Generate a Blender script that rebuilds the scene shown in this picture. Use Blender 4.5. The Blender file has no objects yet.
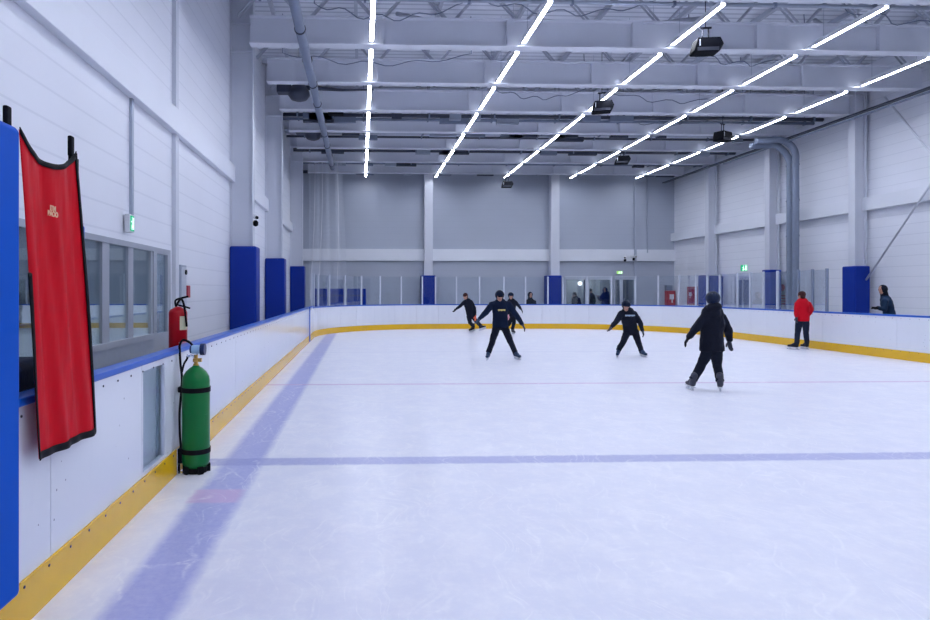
import bpy, bmesh, math, random
from math import sin, cos, pi, radians as R
from mathutils import Vector, Matrix, Euler
random.seed(7)
sc = bpy.context.scene
C = sc.collection

# ------------------------------------------------------------------ camera, world, exposure
F = 620.0; PX = 382.0; PY = 291.0; TH = -0.0339; EYE = 1.7
cd = bpy.data.cameras.new('camera'); cam = bpy.data.objects.new('camera', cd); C.objects.link(cam)
cd.sensor_width = 36; cd.lens = 36 * F / 930
cd.shift_x = (465 - PX) / 930; cd.shift_y = -(310 - PY) / 930
cd.clip_start = 0.05; cd.clip_end = 200
cam.location = (0, 0, EYE); cam.rotation_euler = (pi / 2, 0, TH)
sc.camera = cam
w = bpy.data.worlds.new('world'); sc.world = w; w.use_nodes = True
w.node_tree.nodes['Background'].inputs[0].default_value = (0.55, 0.65, 1, 1)
w.node_tree.nodes['Background'].inputs[1].default_value = 0.05
sc.view_settings.view_transform = 'Standard'; sc.view_settings.look = 'None'
sc.view_settings.gamma = 1; sc.view_settings.use_curve_mapping = False
sc.view_settings.exposure = 0.38
TUBE = 48.0                      # strength of every light tube
LCOL = (0.83, 0.87, 1.0)

def at(px, py, Y):
    u = (px - PX) / F; v = (PY - py) / F
    t = Y / (cos(TH) + u * sin(TH))
    return Vector((t * (u * cos(TH) - sin(TH)), Y, EYE + t * v))
def atX(px, py, X):
    u = (px - PX) / F; v = (PY - py) / F
    t = X / (u * cos(TH) - sin(TH))
    return Vector((X, t * (cos(TH) + u * sin(TH)), EYE + t * v))
def ground(px, py):
    t = EYE * F / (py - PY); u = (px - PX) / F
    return Vector((t * (u * cos(TH) - sin(TH)), t * (cos(TH) + u * sin(TH)), 0))

# ------------------------------------------------------------------ materials
def mat(name, col, rough=.5, metal=0, bump=0, bscale=20, spec=.5, coat=0, emit=None, estr=0, var=0):
    m = bpy.data.materials.new(name); m.use_nodes = True
    nt = m.node_tree; b = nt.nodes['Principled BSDF']
    b.inputs['Base Color'].default_value = (*col, 1); b.inputs['Roughness'].default_value = rough
    b.inputs['Metallic'].default_value = metal; b.inputs['Specular IOR Level'].default_value = spec
    b.inputs['Coat Weight'].default_value = coat
    if emit:
        b.inputs['Emission Color'].default_value = (*emit, 1); b.inputs['Emission Strength'].default_value = estr
    tc = nt.nodes.new('ShaderNodeTexCoord'); n = nt.nodes.new('ShaderNodeTexNoise')
    n.inputs['Scale'].default_value = bscale; n.inputs['Detail'].default_value = 4
    nt.links.new(tc.outputs['Object'], n.inputs['Vector'])
    if bump:
        bp = nt.nodes.new('ShaderNodeBump'); bp.inputs['Strength'].default_value = bump; bp.inputs['Distance'].default_value = .02
        nt.links.new(n.outputs['Fac'], bp.inputs['Height']); nt.links.new(bp.outputs['Normal'], b.inputs['Normal'])
    if var:
        mr = nt.nodes.new('ShaderNodeMapRange'); mr.inputs['To Min'].default_value = 1 - var; mr.inputs['To Max'].default_value = 1 + var
        nt.links.new(n.outputs['Fac'], mr.inputs['Value'])
        mx = nt.nodes.new('ShaderNodeVectorMath'); mx.operation = 'SCALE'; mx.inputs[0].default_value = col
        nt.links.new(mr.outputs['Result'], mx.inputs['Scale']); nt.links.new(mx.outputs['Vector'], b.inputs['Base Color'])
    return m

class NT:
    def __init__(s, nt): s.nt = nt
    def n(s, t, **k):
        x = s.nt.nodes.new(t)
        for a, v in k.items(): setattr(x, a, v)
        return x
    def m(s, op, a, b=0, c=None):
        x = s.n('ShaderNodeMath', operation=op)
        for i, v in enumerate((a, b) if c is None else (a, b, c)):
            if isinstance(v, (int, float)): x.inputs[i].default_value = v
            else: s.nt.links.new(v, x.inputs[i])
        return x.outputs[0]
    def mix(s, f, a, b):
        x = s.n('ShaderNodeMix', data_type='RGBA')
        for i, v in ((0, f), (6, a), (7, b)):
            if isinstance(v, tuple): x.inputs[i].default_value = (*v, 1)
            elif isinstance(v, (int, float)): x.inputs[i].default_value = v
            else: s.nt.links.new(v, x.inputs[i])
        return x.outputs[2]
    def noise(s, vec, scale, detail=3, rough=.5):
        x = s.n('ShaderNodeTexNoise'); x.inputs['Scale'].default_value = scale
        x.inputs['Detail'].default_value = detail; x.inputs['Roughness'].default_value = rough
        if vec is not None: s.nt.links.new(vec, x.inputs['Vector'])
        return x.outputs['Fac']
    def maprange(s, v, a, b, c, d):
        x = s.n('ShaderNodeMapRange'); s.nt.links.new(v, x.inputs[0])
        for i, q in enumerate((a, b, c, d)): x.inputs[i + 1].default_value = q
        return x.outputs[0]
    def mapping(s, vec, scale, rot=(0, 0, 0)):
        x = s.n('ShaderNodeMapping'); x.inputs['Scale'].default_value = scale; x.inputs['Rotation'].default_value = rot
        s.nt.links.new(vec, x.inputs[0]); return x.outputs[0]

def panel_wall(name, col, pitch, vpitch, axis):
    """white sandwich panels laid as horizontal planks, with dark joints (object coords = world)"""
    m = bpy.data.materials.new(name); m.use_nodes = True; N = NT(m.node_tree); b = m.node_tree.nodes['Principled BSDF']
    tc = N.n('ShaderNodeTexCoord'); sp = N.n('ShaderNodeSeparateXYZ'); m.node_tree.links.new(tc.outputs['Object'], sp.inputs[0])
    fr = N.m('FRACT', N.m('DIVIDE', sp.outputs['Z'], pitch))
    j = N.m('LESS_THAN', fr, .028 / pitch)
    fine = N.m('FRACT', N.m('DIVIDE', sp.outputs['Z'], pitch / 8))
    ns = N.noise(tc.outputs['Object'], .6)
    base = N.mix(N.maprange(ns, .3, .7, 0, 1), tuple(c * .96 for c in col), col)
    c2 = N.mix(N.m('MULTIPLY', j, vpitch), base, (col[0] * .35, col[1] * .38, col[2] * .45))
    m.node_tree.links.new(c2, b.inputs['Base Color']); b.inputs['Roughness'].default_value = .42
    h = N.m('SUBTRACT', N.m('MULTIPLY', N.m('LESS_THAN', fine, .5), .12), N.m('MULTIPLY', j, vpitch * 3))
    bp = N.n('ShaderNodeBump'); bp.inputs['Strength'].default_value = .2; bp.inputs['Distance'].default_value = .01
    m.node_tree.links.new(h, bp.inputs['Height']); m.node_tree.links.new(bp.outputs['Normal'], b.inputs['Normal'])
    return m

M = {}
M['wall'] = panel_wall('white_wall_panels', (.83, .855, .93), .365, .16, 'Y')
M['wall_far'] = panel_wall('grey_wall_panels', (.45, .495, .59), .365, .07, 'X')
M['steel'] = mat('white_painted_steel', (.66, .69, .77), .4, bscale=1, var=.03)
M['girt'] = mat('white_girt_paint', (.80, .83, .90), .4, bscale=1, var=.03)
M['beam'] = mat('grey_painted_beam', (.76, .79, .87), .42, bscale=1.5, var=.05)
M['truss'] = mat('truss_galvanised', (.50, .53, .61), .5, bscale=4, var=.08)
M['galv'] = mat('galvanised_duct', (.42, .47, .56), .38, metal=.5, bscale=8, var=.1)
M['pipe'] = mat('grey_pipe', (.20, .24, .33), .5, bscale=5, var=.08)
M['darkpipe'] = mat('dark_pipe', (.05, .06, .09), .5, bscale=5, var=.1)
M['dark'] = mat('black_plastic', (.006, .007, .011), .6, spec=.06)
M['darkgrey'] = mat('dark_grey_plastic', (.035, .04, .06), .5, spec=.2)
M['white'] = mat('white_plastic', (.75, .77, .82), .35)
M['alu'] = mat('aluminium', (.62, .66, .74), .35, metal=.35)
M['floor'] = mat('grey_rubber_floor', (.16, .17, .2), .7, bump=.2, bscale=60, var=.1)
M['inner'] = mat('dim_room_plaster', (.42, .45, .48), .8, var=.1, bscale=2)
M['red'] = mat('red_paint', (.50, .003, .012), .3, spec=.3)
M['redcab'] = mat('cabinet_red', (.42, .03, .05), .45)
M['blue_pad'] = mat('blue_vinyl_pad', (.001, .028, .30), .42, spec=.25, bump=.12, bscale=5)
M['blue_near'] = mat('bright_blue_vinyl_pad', (.0, .085, .52), .5, spec=.1, bump=.1, bscale=4)
M['rail'] = mat('blue_cap_rail', (.002, .095, .52), .3, spec=.4)
M['kick'] = mat('yellow_kickplate', (.78, .46, .012), .22, bscale=6, var=.06)
M['green'] = mat('green_cylinder_paint', (.0, .17, .035), .3, spec=.35, bscale=5, var=.08)
M['brass'] = mat('brass', (.62, .38, .10), .3, metal=.9)
M['chrome'] = mat('chrome', (.7, .74, .8), .18, metal=1)
M['rubber'] = mat('black_rubber', (.006, .006, .009), .6, spec=.12)
M['gauge'] = mat('pale_blue_gauge', (.35, .55, .75), .3)
M['navy'] = mat('navy_blue', (.01, .025, .10), .4)
M['gold'] = mat('gold_print', (.75, .50, .30), .5)
M['cream'] = mat('cream_label', (.75, .72, .5), .5)
M['ice_mark'] = mat('ice_shavings', (.85, .88, .98), .6)
M['skin'] = mat('skin', (.50, .27, .20), .5)
M['skin_mouth'] = mat('lips', (.35, .10, .09), .5)
M['hair'] = mat('dark_hair', (.015, .012, .014), .6, spec=.08, bump=.6, bscale=60)
M['redhair'] = mat('brown_hair', (.05, .018, .018), .6, spec=.08, bump=.6, bscale=60)
M['blackcloth'] = mat('black_cloth', (.010, .013, .024), .75, spec=.08, bump=.25, bscale=30)
M['navycloth'] = mat('navy_cloth', (.006, .013, .036), .7, spec=.08, bump=.25, bscale=30)
M['puffer'] = mat('charcoal_quilted_nylon', (.008, .010, .020), .5, spec=.08, bump=.25, bscale=25)
M['teal'] = mat('dark_teal_cloth', (.014, .034, .075), .6, spec=.08, bump=.2, bscale=30)
M['redcloth'] = mat('red_jacket_cloth', (.52, .003, .014), .6, spec=.12, bump=.25, bscale=25)
M['jeans'] = mat('dark_denim', (.014, .02, .04), .7, spec=.08, bump=.2, bscale=40)
M['boot'] = mat('black_skate_boot', (.010, .012, .02), .45, spec=.2)
M['bootgrey'] = mat('grey_skate_boot', (.05, .053, .075), .45, spec=.2, bscale=40, var=.4)
M['bootblue'] = mat('blue_grey_skate_boot', (.022, .045, .10), .45, spec=.2, bscale=40, var=.4)
M['holder'] = mat('white_blade_holder', (.6, .63, .7), .35)
M['helmetnavy'] = mat('navy_helmet_shell', (.003, .009, .028), .4, spec=.1)
M['helmetmix'] = mat('patterned_helmet_shell', (.010, .018, .045), .4, spec=.15, bscale=30, var=.9)
M['navycoat'] = mat('navy_coat_cloth', (.004, .018, .10), .7, spec=.1)
M['frame'] = mat('dull_aluminium_frame', (.40, .43, .50), .4, metal=.2)
M['stripe'] = mat('pale_print', (.36, .44, .55), .5)
M['yellowprint'] = mat('yellow_print', (.7, .6, .2), .5)
M['orange'] = mat('orange_glove', (.7, .12, .05), .5)
M['pink'] = mat('pink_glove', (.7, .35, .42), .5)

def emit_mat(name, col, s):
    m = bpy.data.materials.new(name); m.use_nodes = True; nt = m.node_tree
    nt.nodes.remove(nt.nodes['Principled BSDF']); e = nt.nodes.new('ShaderNodeEmission')
    e.inputs[0].default_value = (*col, 1); e.inputs[1].default_value = s
    nt.links.new(e.outputs[0], nt.nodes['Material Output'].inputs[0]); return m
M['tube'] = emit_mat('tube_glow', LCOL, TUBE)
M['hall_fill'] = emit_mat('hall_fill_glow', (.85, .95, 1), 26)
M['lamp'] = emit_mat('room_lamp_glow', (1, .97, .9), 3)
M['exit_green'] = emit_mat('exit_sign_green', (.01, .42, .22), 1.0)
M['exit_white'] = emit_mat('exit_sign_white', (.65, 1, .85), 1.4)
M['exit_yellow'] = emit_mat('exit_sign_yellow', (.35, .8, .12), 1.0)

def glass_mat(name, tint, boost, rough=.01, base=0.0):
    m = bpy.data.materials.new(name); m.use_nodes = True; N = NT(m.node_tree); nt = m.node_tree
    nt.nodes.remove(nt.nodes['Principled BSDF'])
    tr = N.n('ShaderNodeBsdfTransparent'); tr.inputs[0].default_value = (*tint, 1)
    gl = N.n('ShaderNodeBsdfGlossy'); gl.inputs['Roughness'].default_value = rough; gl.inputs[0].default_value = (.95, .97, 1, 1)
    fr = N.n('ShaderNodeFresnel'); fr.inputs[0].default_value = 1.5
    f = N.m('MINIMUM', N.m('ADD', N.m('MULTIPLY', fr.outputs[0], boost), base), 1.0)
    mx = N.n('ShaderNodeMixShader'); nt.links.new(f, mx.inputs[0]); nt.links.new(tr.outputs[0], mx.inputs[1]); nt.links.new(gl.outputs[0], mx.inputs[2])
    nt.links.new(mx.outputs[0], nt.nodes['Material Output'].inputs[0]); return m
M['glass'] = glass_mat('clear_rink_glass', (.93, .95, .965), .35)
M['winglass'] = glass_mat('window_glass', (.80, .86, .90), .5, .01, .02)
M['farglass'] = glass_mat('dim_window_glass', (.7, .75, .8), 1.0, .02, .05)
M['acrylic'] = glass_mat('scratched_acrylic', (.90, .93, .96), .3, .25, .03)

def fabric_red():
    m = bpy.data.materials.new('red_banner_cloth'); m.use_nodes = True; N = NT(m.node_tree); nt = m.node_tree
    b = nt.nodes['Principled BSDF']; b.inputs['Base Color'].default_value = (.58, .0015, .012, 1)
    b.inputs['Roughness'].default_value = .5; b.inputs['Specular IOR Level'].default_value = .12
    tc = N.n('ShaderNodeTexCoord'); v = N.mapping(tc.outputs['Object'], (4.5, 4.5, .8))
    bp = N.n('ShaderNodeBump'); bp.inputs['Strength'].default_value = .7; bp.inputs['Distance'].default_value = .04
    nt.links.new(N.noise(v, 1.0, 3), bp.inputs['Height']); nt.links.new(bp.outputs['Normal'], b.inputs['Normal']); return m
M['banner'] = fabric_red()

def net_mat():
    m = bpy.data.materials.new('white_netting'); m.use_nodes = True; N = NT(m.node_tree); nt = m.node_tree
    b = nt.nodes['Principled BSDF']; b.inputs['Base Color'].default_value = (.8, .84, .9, 1)
    tc = N.n('ShaderNodeTexCoord'); sp = N.n('ShaderNodeSeparateXYZ'); nt.links.new(tc.outputs['UV'], sp.inputs[0])
    a = N.m('LESS_THAN', N.m('FRACT', N.m('MULTIPLY', sp.outputs['X'], 34)), .13)
    c = N.m('LESS_THAN', N.m('FRACT', N.m('MULTIPLY', sp.outputs['Y'], 130)), .13)
    nt.links.new(N.m('MAXIMUM', a, c), b.inputs['Alpha']); return m
M['net'] = net_mat()

def ice_mat():
    m = bpy.data.materials.new('skated_ice'); m.use_nodes = True; N = NT(m.node_tree); nt = m.node_tree; L = nt.links.new
    b = nt.nodes['Principled BSDF']
    tc = N.n('ShaderNodeTexCoord'); O = tc.outputs['Object']; sp = N.n('ShaderNodeSeparateXYZ'); L(O, sp.inputs[0])
    X, Y = sp.outputs['X'], sp.outputs['Y']
    wob = N.m('MULTIPLY', N.m('SUBTRACT', N.noise(O, 9, 5, .65), .5), .07)
    def band(v, a, c, soft):
        v = N.m('ADD', v, wob) if soft > .01 else v
        lo = N.maprange(v, a - soft, a + soft, 0, 1); hi = N.maprange(v, c - soft, c + soft, 1, 0)
        return N.m('MULTIPLY', lo, hi)
    n1 = N.noise(O, 1.3, 5, .6); n2 = N.noise(O, 14, 6, .7)
    base = N.mix(N.maprange(n1, .3, .7, 0, 1), (.78, .79, .885), (.85, .86, .925))
    base = N.mix(N.maprange(n2, .5, .75, 0, .4), base, (.88, .90, .96))
    base = N.mix(N.maprange(N.noise(O, 3.5, 6, .72), .42, .62, .45, 0), base, (.70, .73, .86))
    # painted lines under the ice
    worn = N.maprange(N.noise(O, 22, 5, .7), .3, .7, .72, 1)
    s1 = N.m('MULTIPLY', band(X, -1.36, -.98, .045), worn)
    ylim = N.m('LESS_THAN', Y, 27.0)
    s1 = N.m('MULTIPLY', s1, ylim)
    blue = (.26, .29, .66)
    base = N.mix(N.m('MULTIPLY', s1, .80), base, blue)
    s2 = N.m('MULTIPLY', band(Y, 6.08, 6.34, .025), worn)
    base = N.mix(N.m('MULTIPLY', s2, .72), base, (.26, .29, .62))
    red = N.m('MULTIPLY', band(Y, 5.02, 5.36, .02), N.m('MULTIPLY', band(X, -1.40, -1.0, .03), worn))
    base = N.mix(N.m('MULTIPLY', red, .75), base, (.66, .46, .70))
    s3 = band(Y, 11.24, 11.36, .004); base = N.mix(N.m('MULTIPLY', s3, .6), base, (.56, .33, .58))
    s4 = band(Y, 17.2, 17.3, .004); base = N.mix(N.m('MULTIPLY', s4, .35), base, (.45, .48, .68))
    # skate scratches: thin ridges of stretched, turned noise
    scr = None
    wv = N.n('ShaderNodeTexNoise'); wv.inputs['Scale'].default_value = .9; L(O, wv.inputs['Vector'])
    dv = N.n('ShaderNodeVectorMath', operation='MULTIPLY_ADD'); L(wv.outputs['Color'], dv.inputs[0]); dv.inputs[1].default_value = (1.6, 1.6, 0); L(O, dv.inputs[2])
    for i, (rz, sx, sy, sc_) in enumerate(((.35, 1.6, .28, 1.0), (-.6, 1.8, .3, 1.1), (1.3, 1.4, .3, 1.2), (.05, 2.4, .22, .9))):
        vo = N.n('ShaderNodeTexVoronoi', feature='DISTANCE_TO_EDGE'); vo.inputs['Scale'].default_value = sc_ * 1.6
        L(N.mapping(dv.outputs[0], (sx, sy, 1), (0, 0, rz)), vo.inputs['Vector'])
        q = N.m('MULTIPLY', N.maprange(vo.outputs['Distance'], .003, .022, 1, 0), N.maprange(N.noise(N.mapping(O, (1, 1, 1), (0, 0, i)), 1.7 + .5 * i, 4, .6), .48, .62, 0, 1))
        scr = q if scr is None else N.m('MAXIMUM', scr, q)
    scr = N.m('MULTIPLY', scr, N.maprange(N.noise(O, 30, 3, .7), .35, .6, .2, 1))
    base = N.mix(N.m('MULTIPLY', scr, .5), base, (.95, .96, .99))
    L(base, b.inputs['Base Color'])
    b.inputs['Roughness'].default_value = .32
    b.inputs['IOR'].default_value = 1.31; b.inputs['Specular IOR Level'].default_value = .5
    bp = N.n('ShaderNodeBump'); bp.inputs['Strength'].default_value = .15; bp.inputs['Distance'].default_value = .003
    L(N.m('ADD', n2, N.m('MULTIPLY', scr, .5)), bp.inputs['Height']); L(bp.outputs['Normal'], b.inputs['Normal'])
    return m
M['ice'] = ice_mat()

def board_mat():
    m = bpy.data.materials.new('white_dasher_board'); m.use_nodes = True; N = NT(m.node_tree); nt = m.node_tree; L = nt.links.new
    b = nt.nodes['Principled BSDF']; tc = N.n('ShaderNodeTexCoord'); O = tc.outputs['Object']
    vo = N.n('ShaderNodeTexVoronoi'); vo.inputs['Scale'].default_value = 12; L(O, vo.inputs['Vector'])
    spot = N.m('MULTIPLY', N.m('LESS_THAN', vo.outputs['Distance'], .085), N.m('GREATER_THAN', N.noise(O, 3.1, 2), .54))
    sm = N.maprange(N.noise(N.mapping(O, (1, 1, .4)), 2, 5, .7), .55, .8, 0, .25)
    base = N.mix(sm, (.76, .79, .86), (.58, .60, .70)); base = N.mix(N.m('MULTIPLY', spot, .7), base, (.12, .13, .2))
    L(base, b.inputs['Base Color']); b.inputs['Roughness'].default_value = .16; b.inputs['IOR'].default_value = 1.5
    bp = N.n('ShaderNodeBump'); bp.inputs['Strength'].default_value = .05; bp.inputs['Distance'].default_value = .02
    L(N.noise(O, 1.2, 2), bp.inputs['Height']); L(bp.outputs['Normal'], b.inputs['Normal']); return m
M['board'] = board_mat()
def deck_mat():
    m = bpy.data.materials.new('rib_shaded_roof_deck'); m.use_nodes = True; N = NT(m.node_tree); nt = m.node_tree; L = nt.links.new
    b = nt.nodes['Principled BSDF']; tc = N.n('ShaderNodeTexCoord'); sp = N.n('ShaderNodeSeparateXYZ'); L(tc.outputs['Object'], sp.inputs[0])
    f = N.m('FRACT', N.m('DIVIDE', sp.outputs['Y'], .3)); g = N.m('LESS_THAN', f, .3)  # rib shade painted as darker bands on a flat deck
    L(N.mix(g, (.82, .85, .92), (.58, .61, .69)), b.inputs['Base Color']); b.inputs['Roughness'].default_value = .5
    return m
M['deck'] = deck_mat()

# ------------------------------------------------------------------ mesh helpers
def box(bm, x0, x1, y0, y1, z0, z1, mtx=None):
    vs = [bm.verts.new((x, y, z)) for z in (z0, z1) for x, y in ((x0, y0), (x1, y0), (x1, y1), (x0, y1))]
    for f in ((3, 2, 1, 0), (4, 5, 6, 7), (0, 1, 5, 4), (1, 2, 6, 5), (2, 3, 7, 6), (3, 0, 4, 7)): bm.faces.new([vs[i] for i in f])
    if mtx is not None:
        for v in vs: v.co = mtx @ v.co
    return vs
def frame_of(d):
    d = d.normalized(); a = Vector((0, 0, 1)) if abs(d.z) < .9 else Vector((1, 0, 0))
    s = d.cross(a).normalized(); return s, s.cross(d).normalized()
def tube(bm, pts, r, n=8, closed_ends=True):
    pts = [Vector(p) for p in pts]; rings = []
    rs = r if isinstance(r, (list, tuple)) else [r] * len(pts)
    s, t = frame_of(pts[1] - pts[0])
    for i, p in enumerate(pts):
        d = (pts[min(i + 1, len(pts) - 1)] - pts[max(i - 1, 0)]).normalized()
        s = (s - d * s.dot(d)).normalized(); t = d.cross(s)
        rings.append([bm.verts.new(p + (s * cos(2 * pi * k / n) + t * sin(2 * pi * k / n)) * rs[i]) for k in range(n)])
    for a, b in zip(rings, rings[1:]):
        for k in range(n): bm.faces.new((a[k], a[(k + 1) % n], b[(k + 1) % n], b[k]))
    if closed_ends: bm.faces.new(rings[0][::-1]); bm.faces.new(rings[-1])
def lathe(bm, prof, n=24, o=(0, 0, 0), axis='Z'):
    rings = []
    for r, z in prof:
        rings.append([bm.verts.new(Vector(o) + (Vector((r * cos(2 * pi * k / n), r * sin(2 * pi * k / n), z)) if axis == 'Z'
                      else Vector((z, r * cos(2 * pi * k / n), r * sin(2 * pi * k / n))) if axis == 'X'
                      else Vector((r * sin(2 * pi * k / n), z, r * cos(2 * pi * k / n))))) for k in range(n)])
    for a, b in zip(rings, rings[1:]):
        for k in range(n): bm.faces.new((a[k], a[(k + 1) % n], b[(k + 1) % n], b[k]))
    bm.faces.new(rings[0][::-1]); bm.faces.new(rings[-1])
def smooth_curve(pts, n=8):
    pts = [Vector(p) for p in pts]; P = [pts[0]] + pts + [pts[-1]]; out = []
    for i in range(1, len(P) - 2):
        for k in range(n):
            t = k / n; a, b, c, d = P[i - 1], P[i], P[i + 1], P[i + 2]
            out.append(.5 * ((2 * b) + (-a + c) * t + (2 * a - 5 * b + 4 * c - d) * t * t + (-a + 3 * b - 3 * c + d) * t ** 3))
    out.append(pts[-1]); return out
def prism_path(bm, path, side, o0, o1, z0, z1):
    """box section running along a ground path; side = outward normals per point"""
    rings = []
    for p, n in zip(path, side):
        rings.append([bm.verts.new((p[0] + n[0] * o, p[1] + n[1] * o, z)) for o, z in ((o0, z0), (o1, z0), (o1, z1), (o0, z1))])
    for a, b in zip(rings, rings[1:]):
        for k in range(4): bm.faces.new((a[k], a[(k + 1) % 4], b[(k + 1) % 4], b[k]))
    bm.faces.new(rings[0][::-1]); bm.faces.new(rings[-1])
def link(name, me, parent=None):
    o = bpy.data.objects.new(name, me); C.objects.link(o)
    if parent: o.parent = parent
    return o
def obj(name, bm, m, parent=None, smooth=False, bevel=0, seg=2):
    bmesh.ops.recalc_face_normals(bm, faces=bm.faces[:])
    me = bpy.data.meshes.new(name); bm.to_mesh(me); bm.free()
    me.materials.append(M[m] if isinstance(m, str) else m)
    if smooth: me.polygons.foreach_set('use_smooth', [True] * len(me.polygons))
    o = link(name, me, parent)
    if parent:                        # all builders give world coordinates
        me.transform(Matrix.Translation(-world_loc(parent)))
    if bevel:
        b = o.modifiers.new('bevel', 'BEVEL'); b.width = bevel; b.segments = seg; b.limit_method = 'ANGLE'
        if seg > 1: me.polygons.foreach_set('use_smooth', [True] * len(me.polygons)); w_ = o.modifiers.new('wn', 'WEIGHTED_NORMAL')
    return o
def world_loc(o):
    v = Vector((0, 0, 0))
    while o: v += o.location; o = o.parent
    return v
def B(fn=None, *a, **k):
    bm = bmesh.new()
    if fn: fn(bm, *a, **k)
    return bm
def tag(o, label=None, cat=None, group=None, kind=None):
    if label: o['label'] = label
    if cat: o['category'] = cat
    if group: o['group'] = group
    if kind: o['kind'] = kind
    return o
def thing(name, label, cat, loc, group=None):
    o = bpy.data.objects.new(name, None); o.empty_display_size = .1; o.location = loc; C.objects.link(o)
    return tag(o, label, cat, group)
def struct(name, bm, m, parent=None, label=None, **k):
    o = obj(name, bm, m, parent, **k)
    if not parent: o['kind'] = 'structure'
    if label: o['label'] = label
    return o
def copy_tree(o, parent=None, loc=None):
    c = o.copy(); C.objects.link(c); c.parent = parent
    if loc is not None: c.location = loc
    for ch in list(o.children): copy_tree(ch, c)
    return c
ORD = ['first', 'second', 'third', 'fourth', 'fifth', 'sixth', 'seventh', 'eighth', 'ninth', 'tenth', 'eleventh', 'twelfth', 'thirteenth',
       'fourteenth', 'fifteenth', 'sixteenth', 'seventeenth', 'eighteenth', 'nineteenth', 'twentieth', 'twenty-first', 'twenty-second', 'twenty-third', 'twenty-fourth']

# ------------------------------------------------------------------ building shell
XL, XR, YF, YN, ZC = -3.6, 19.0, 37.0, -8.0, 10.2
RX0, RX1, RY1, RR = -1.72, 13.36, 27.7, 5.2
# rink outline, from the near left, round the far end, to the near right
def arc(cx, cy, a0, a1, n): return [((cx + RR * cos(a0 + (a1 - a0) * i / n), cy + RR * sin(a0 + (a1 - a0) * i / n)), (cos(a0 + (a1 - a0) * i / n), sin(a0 + (a1 - a0) * i / n))) for i in range(n + 1)]
def line(p, q, nrm, n): return [((p[0] + (q[0] - p[0]) * i / n, p[1] + (q[1] - p[1]) * i / n), nrm) for i in range(n + 1)]
S_left = line((RX0, -4.9), (RX0, RY1 - RR), (-1, 0), 10)
S_cl = arc(RX0 + RR, RY1 - RR, pi, pi / 2, 28)
S_far = line((RX0 + RR, RY1), (RX1 - RR, RY1), (0, 1), 8)
S_cr = arc(RX1 - RR, RY1 - RR, pi / 2, 0, 28)
S_right = line((RX1, RY1 - RR), (RX1, -4.9), (1, 0), 10)

bm = bmesh.new(); outline = [p for s in (S_left, S_cl, S_far, S_cr, S_right) for p, _ in s]
vs = [bm.verts.new((x, y, 0)) for x, y in outline]
ded = []
for v in vs:
    if not ded or (v.co - ded[-1].co).length > 1e-4: ded.append(v)
f = bm.faces.new(ded); bmesh.ops.delete(bm, geom=[v for v in vs if v not in ded], context='VERTS')
r = bmesh.ops.extrude_face_region(bm, geom=[f]); bmesh.ops.translate(bm, verts=[v for v in r['geom'] if isinstance(v, bmesh.types.BMVert)], vec=(0, 0, -.05))
struct('floor', bm, 'ice', label='white skated ice sheet with worn blue and red lines')
struct('floor_surround', B(box, XL - .3, XR + .3, YN - .3, YF + 3.4, -.25, -.06), 'floor', label='grey rubber floor around the rink')

def wall_with_openings(bm, axis, a0, a1, z0, z1, p0, p1, ops):
    """wall slab; axis 'Y' runs along Y between X p0..p1; ops = (a,b,zb,zt)"""
    def bx(a, b, c, d):
        if b - a < 1e-4 or d - c < 1e-4: return
        if axis == 'Y': box(bm, p0, p1, a, b, c, d)
        else: box(bm, a, b, p0, p1, c, d)
    cur = a0
    for a, b, zb, zt in sorted(ops):
        bx(cur, a, z0, z1); bx(a, b, z0, zb); bx(a, b, zt, z1); cur = b
    bx(cur, a1, z0, z1)
def wy(px): return atX(px, 291, XL).y
WY0, WY1 = 5.9, wy(169)
WM = wy(152)
bm = bmesh.new(); wall_with_openings(bm, 'Y', YN, YF, -.06, ZC, XL - .3, XL, [(WY0, WM, .90, 2.46), (WM, WY1, -.06, 2.46)])
struct('wall_left', bm, 'wall')
struct('wall_right', B(box, XR, XR + .3, YN, YF, -.06, ZC), 'wall')
def fx(px): return at(px, 290, YF).x
FW = [(fx(565.5), fx(585.5), -.06, 2.45), (fx(588.5), fx(611.5), -.06, 2.45), (fx(614.5), fx(634.5), -.06, 2.45)]
bm = bmesh.new(); wall_with_openings(bm, 'X', XL - .3, XR + .3, -.06, ZC, YF, YF + .3, FW)
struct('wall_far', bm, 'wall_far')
struct('wall_near', B(box, XL - .3, XR + .3, YN - .3, YN, -.06, ZC), 'wall')
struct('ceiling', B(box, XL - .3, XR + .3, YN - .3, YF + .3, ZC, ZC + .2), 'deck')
# dim rooms behind the windows
HX, HY, HZ = -20.0, 33.0, 5.6
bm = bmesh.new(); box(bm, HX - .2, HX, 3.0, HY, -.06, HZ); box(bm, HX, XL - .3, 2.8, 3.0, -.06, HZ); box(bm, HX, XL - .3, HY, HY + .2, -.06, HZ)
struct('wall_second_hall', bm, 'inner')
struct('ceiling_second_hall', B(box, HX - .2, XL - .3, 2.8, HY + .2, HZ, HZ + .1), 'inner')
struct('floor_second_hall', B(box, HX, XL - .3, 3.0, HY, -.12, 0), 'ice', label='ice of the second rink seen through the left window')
bm = bmesh.new(); box(bm, 11.4, 17.6, YF + 3.1, YF + 3.2, -.06, 2.9); box(bm, 11.3, 11.4, YF + .3, YF + 3.2, -.06, 2.9)
box(bm, 17.5, 17.6, YF + .3, YF + 3.2, -.06, 2.9); box(bm, 11.3, 17.6, YF + .3, YF + 3.2, 2.9, 3.0)
struct('wall_far_room', bm, 'inner')

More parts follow.
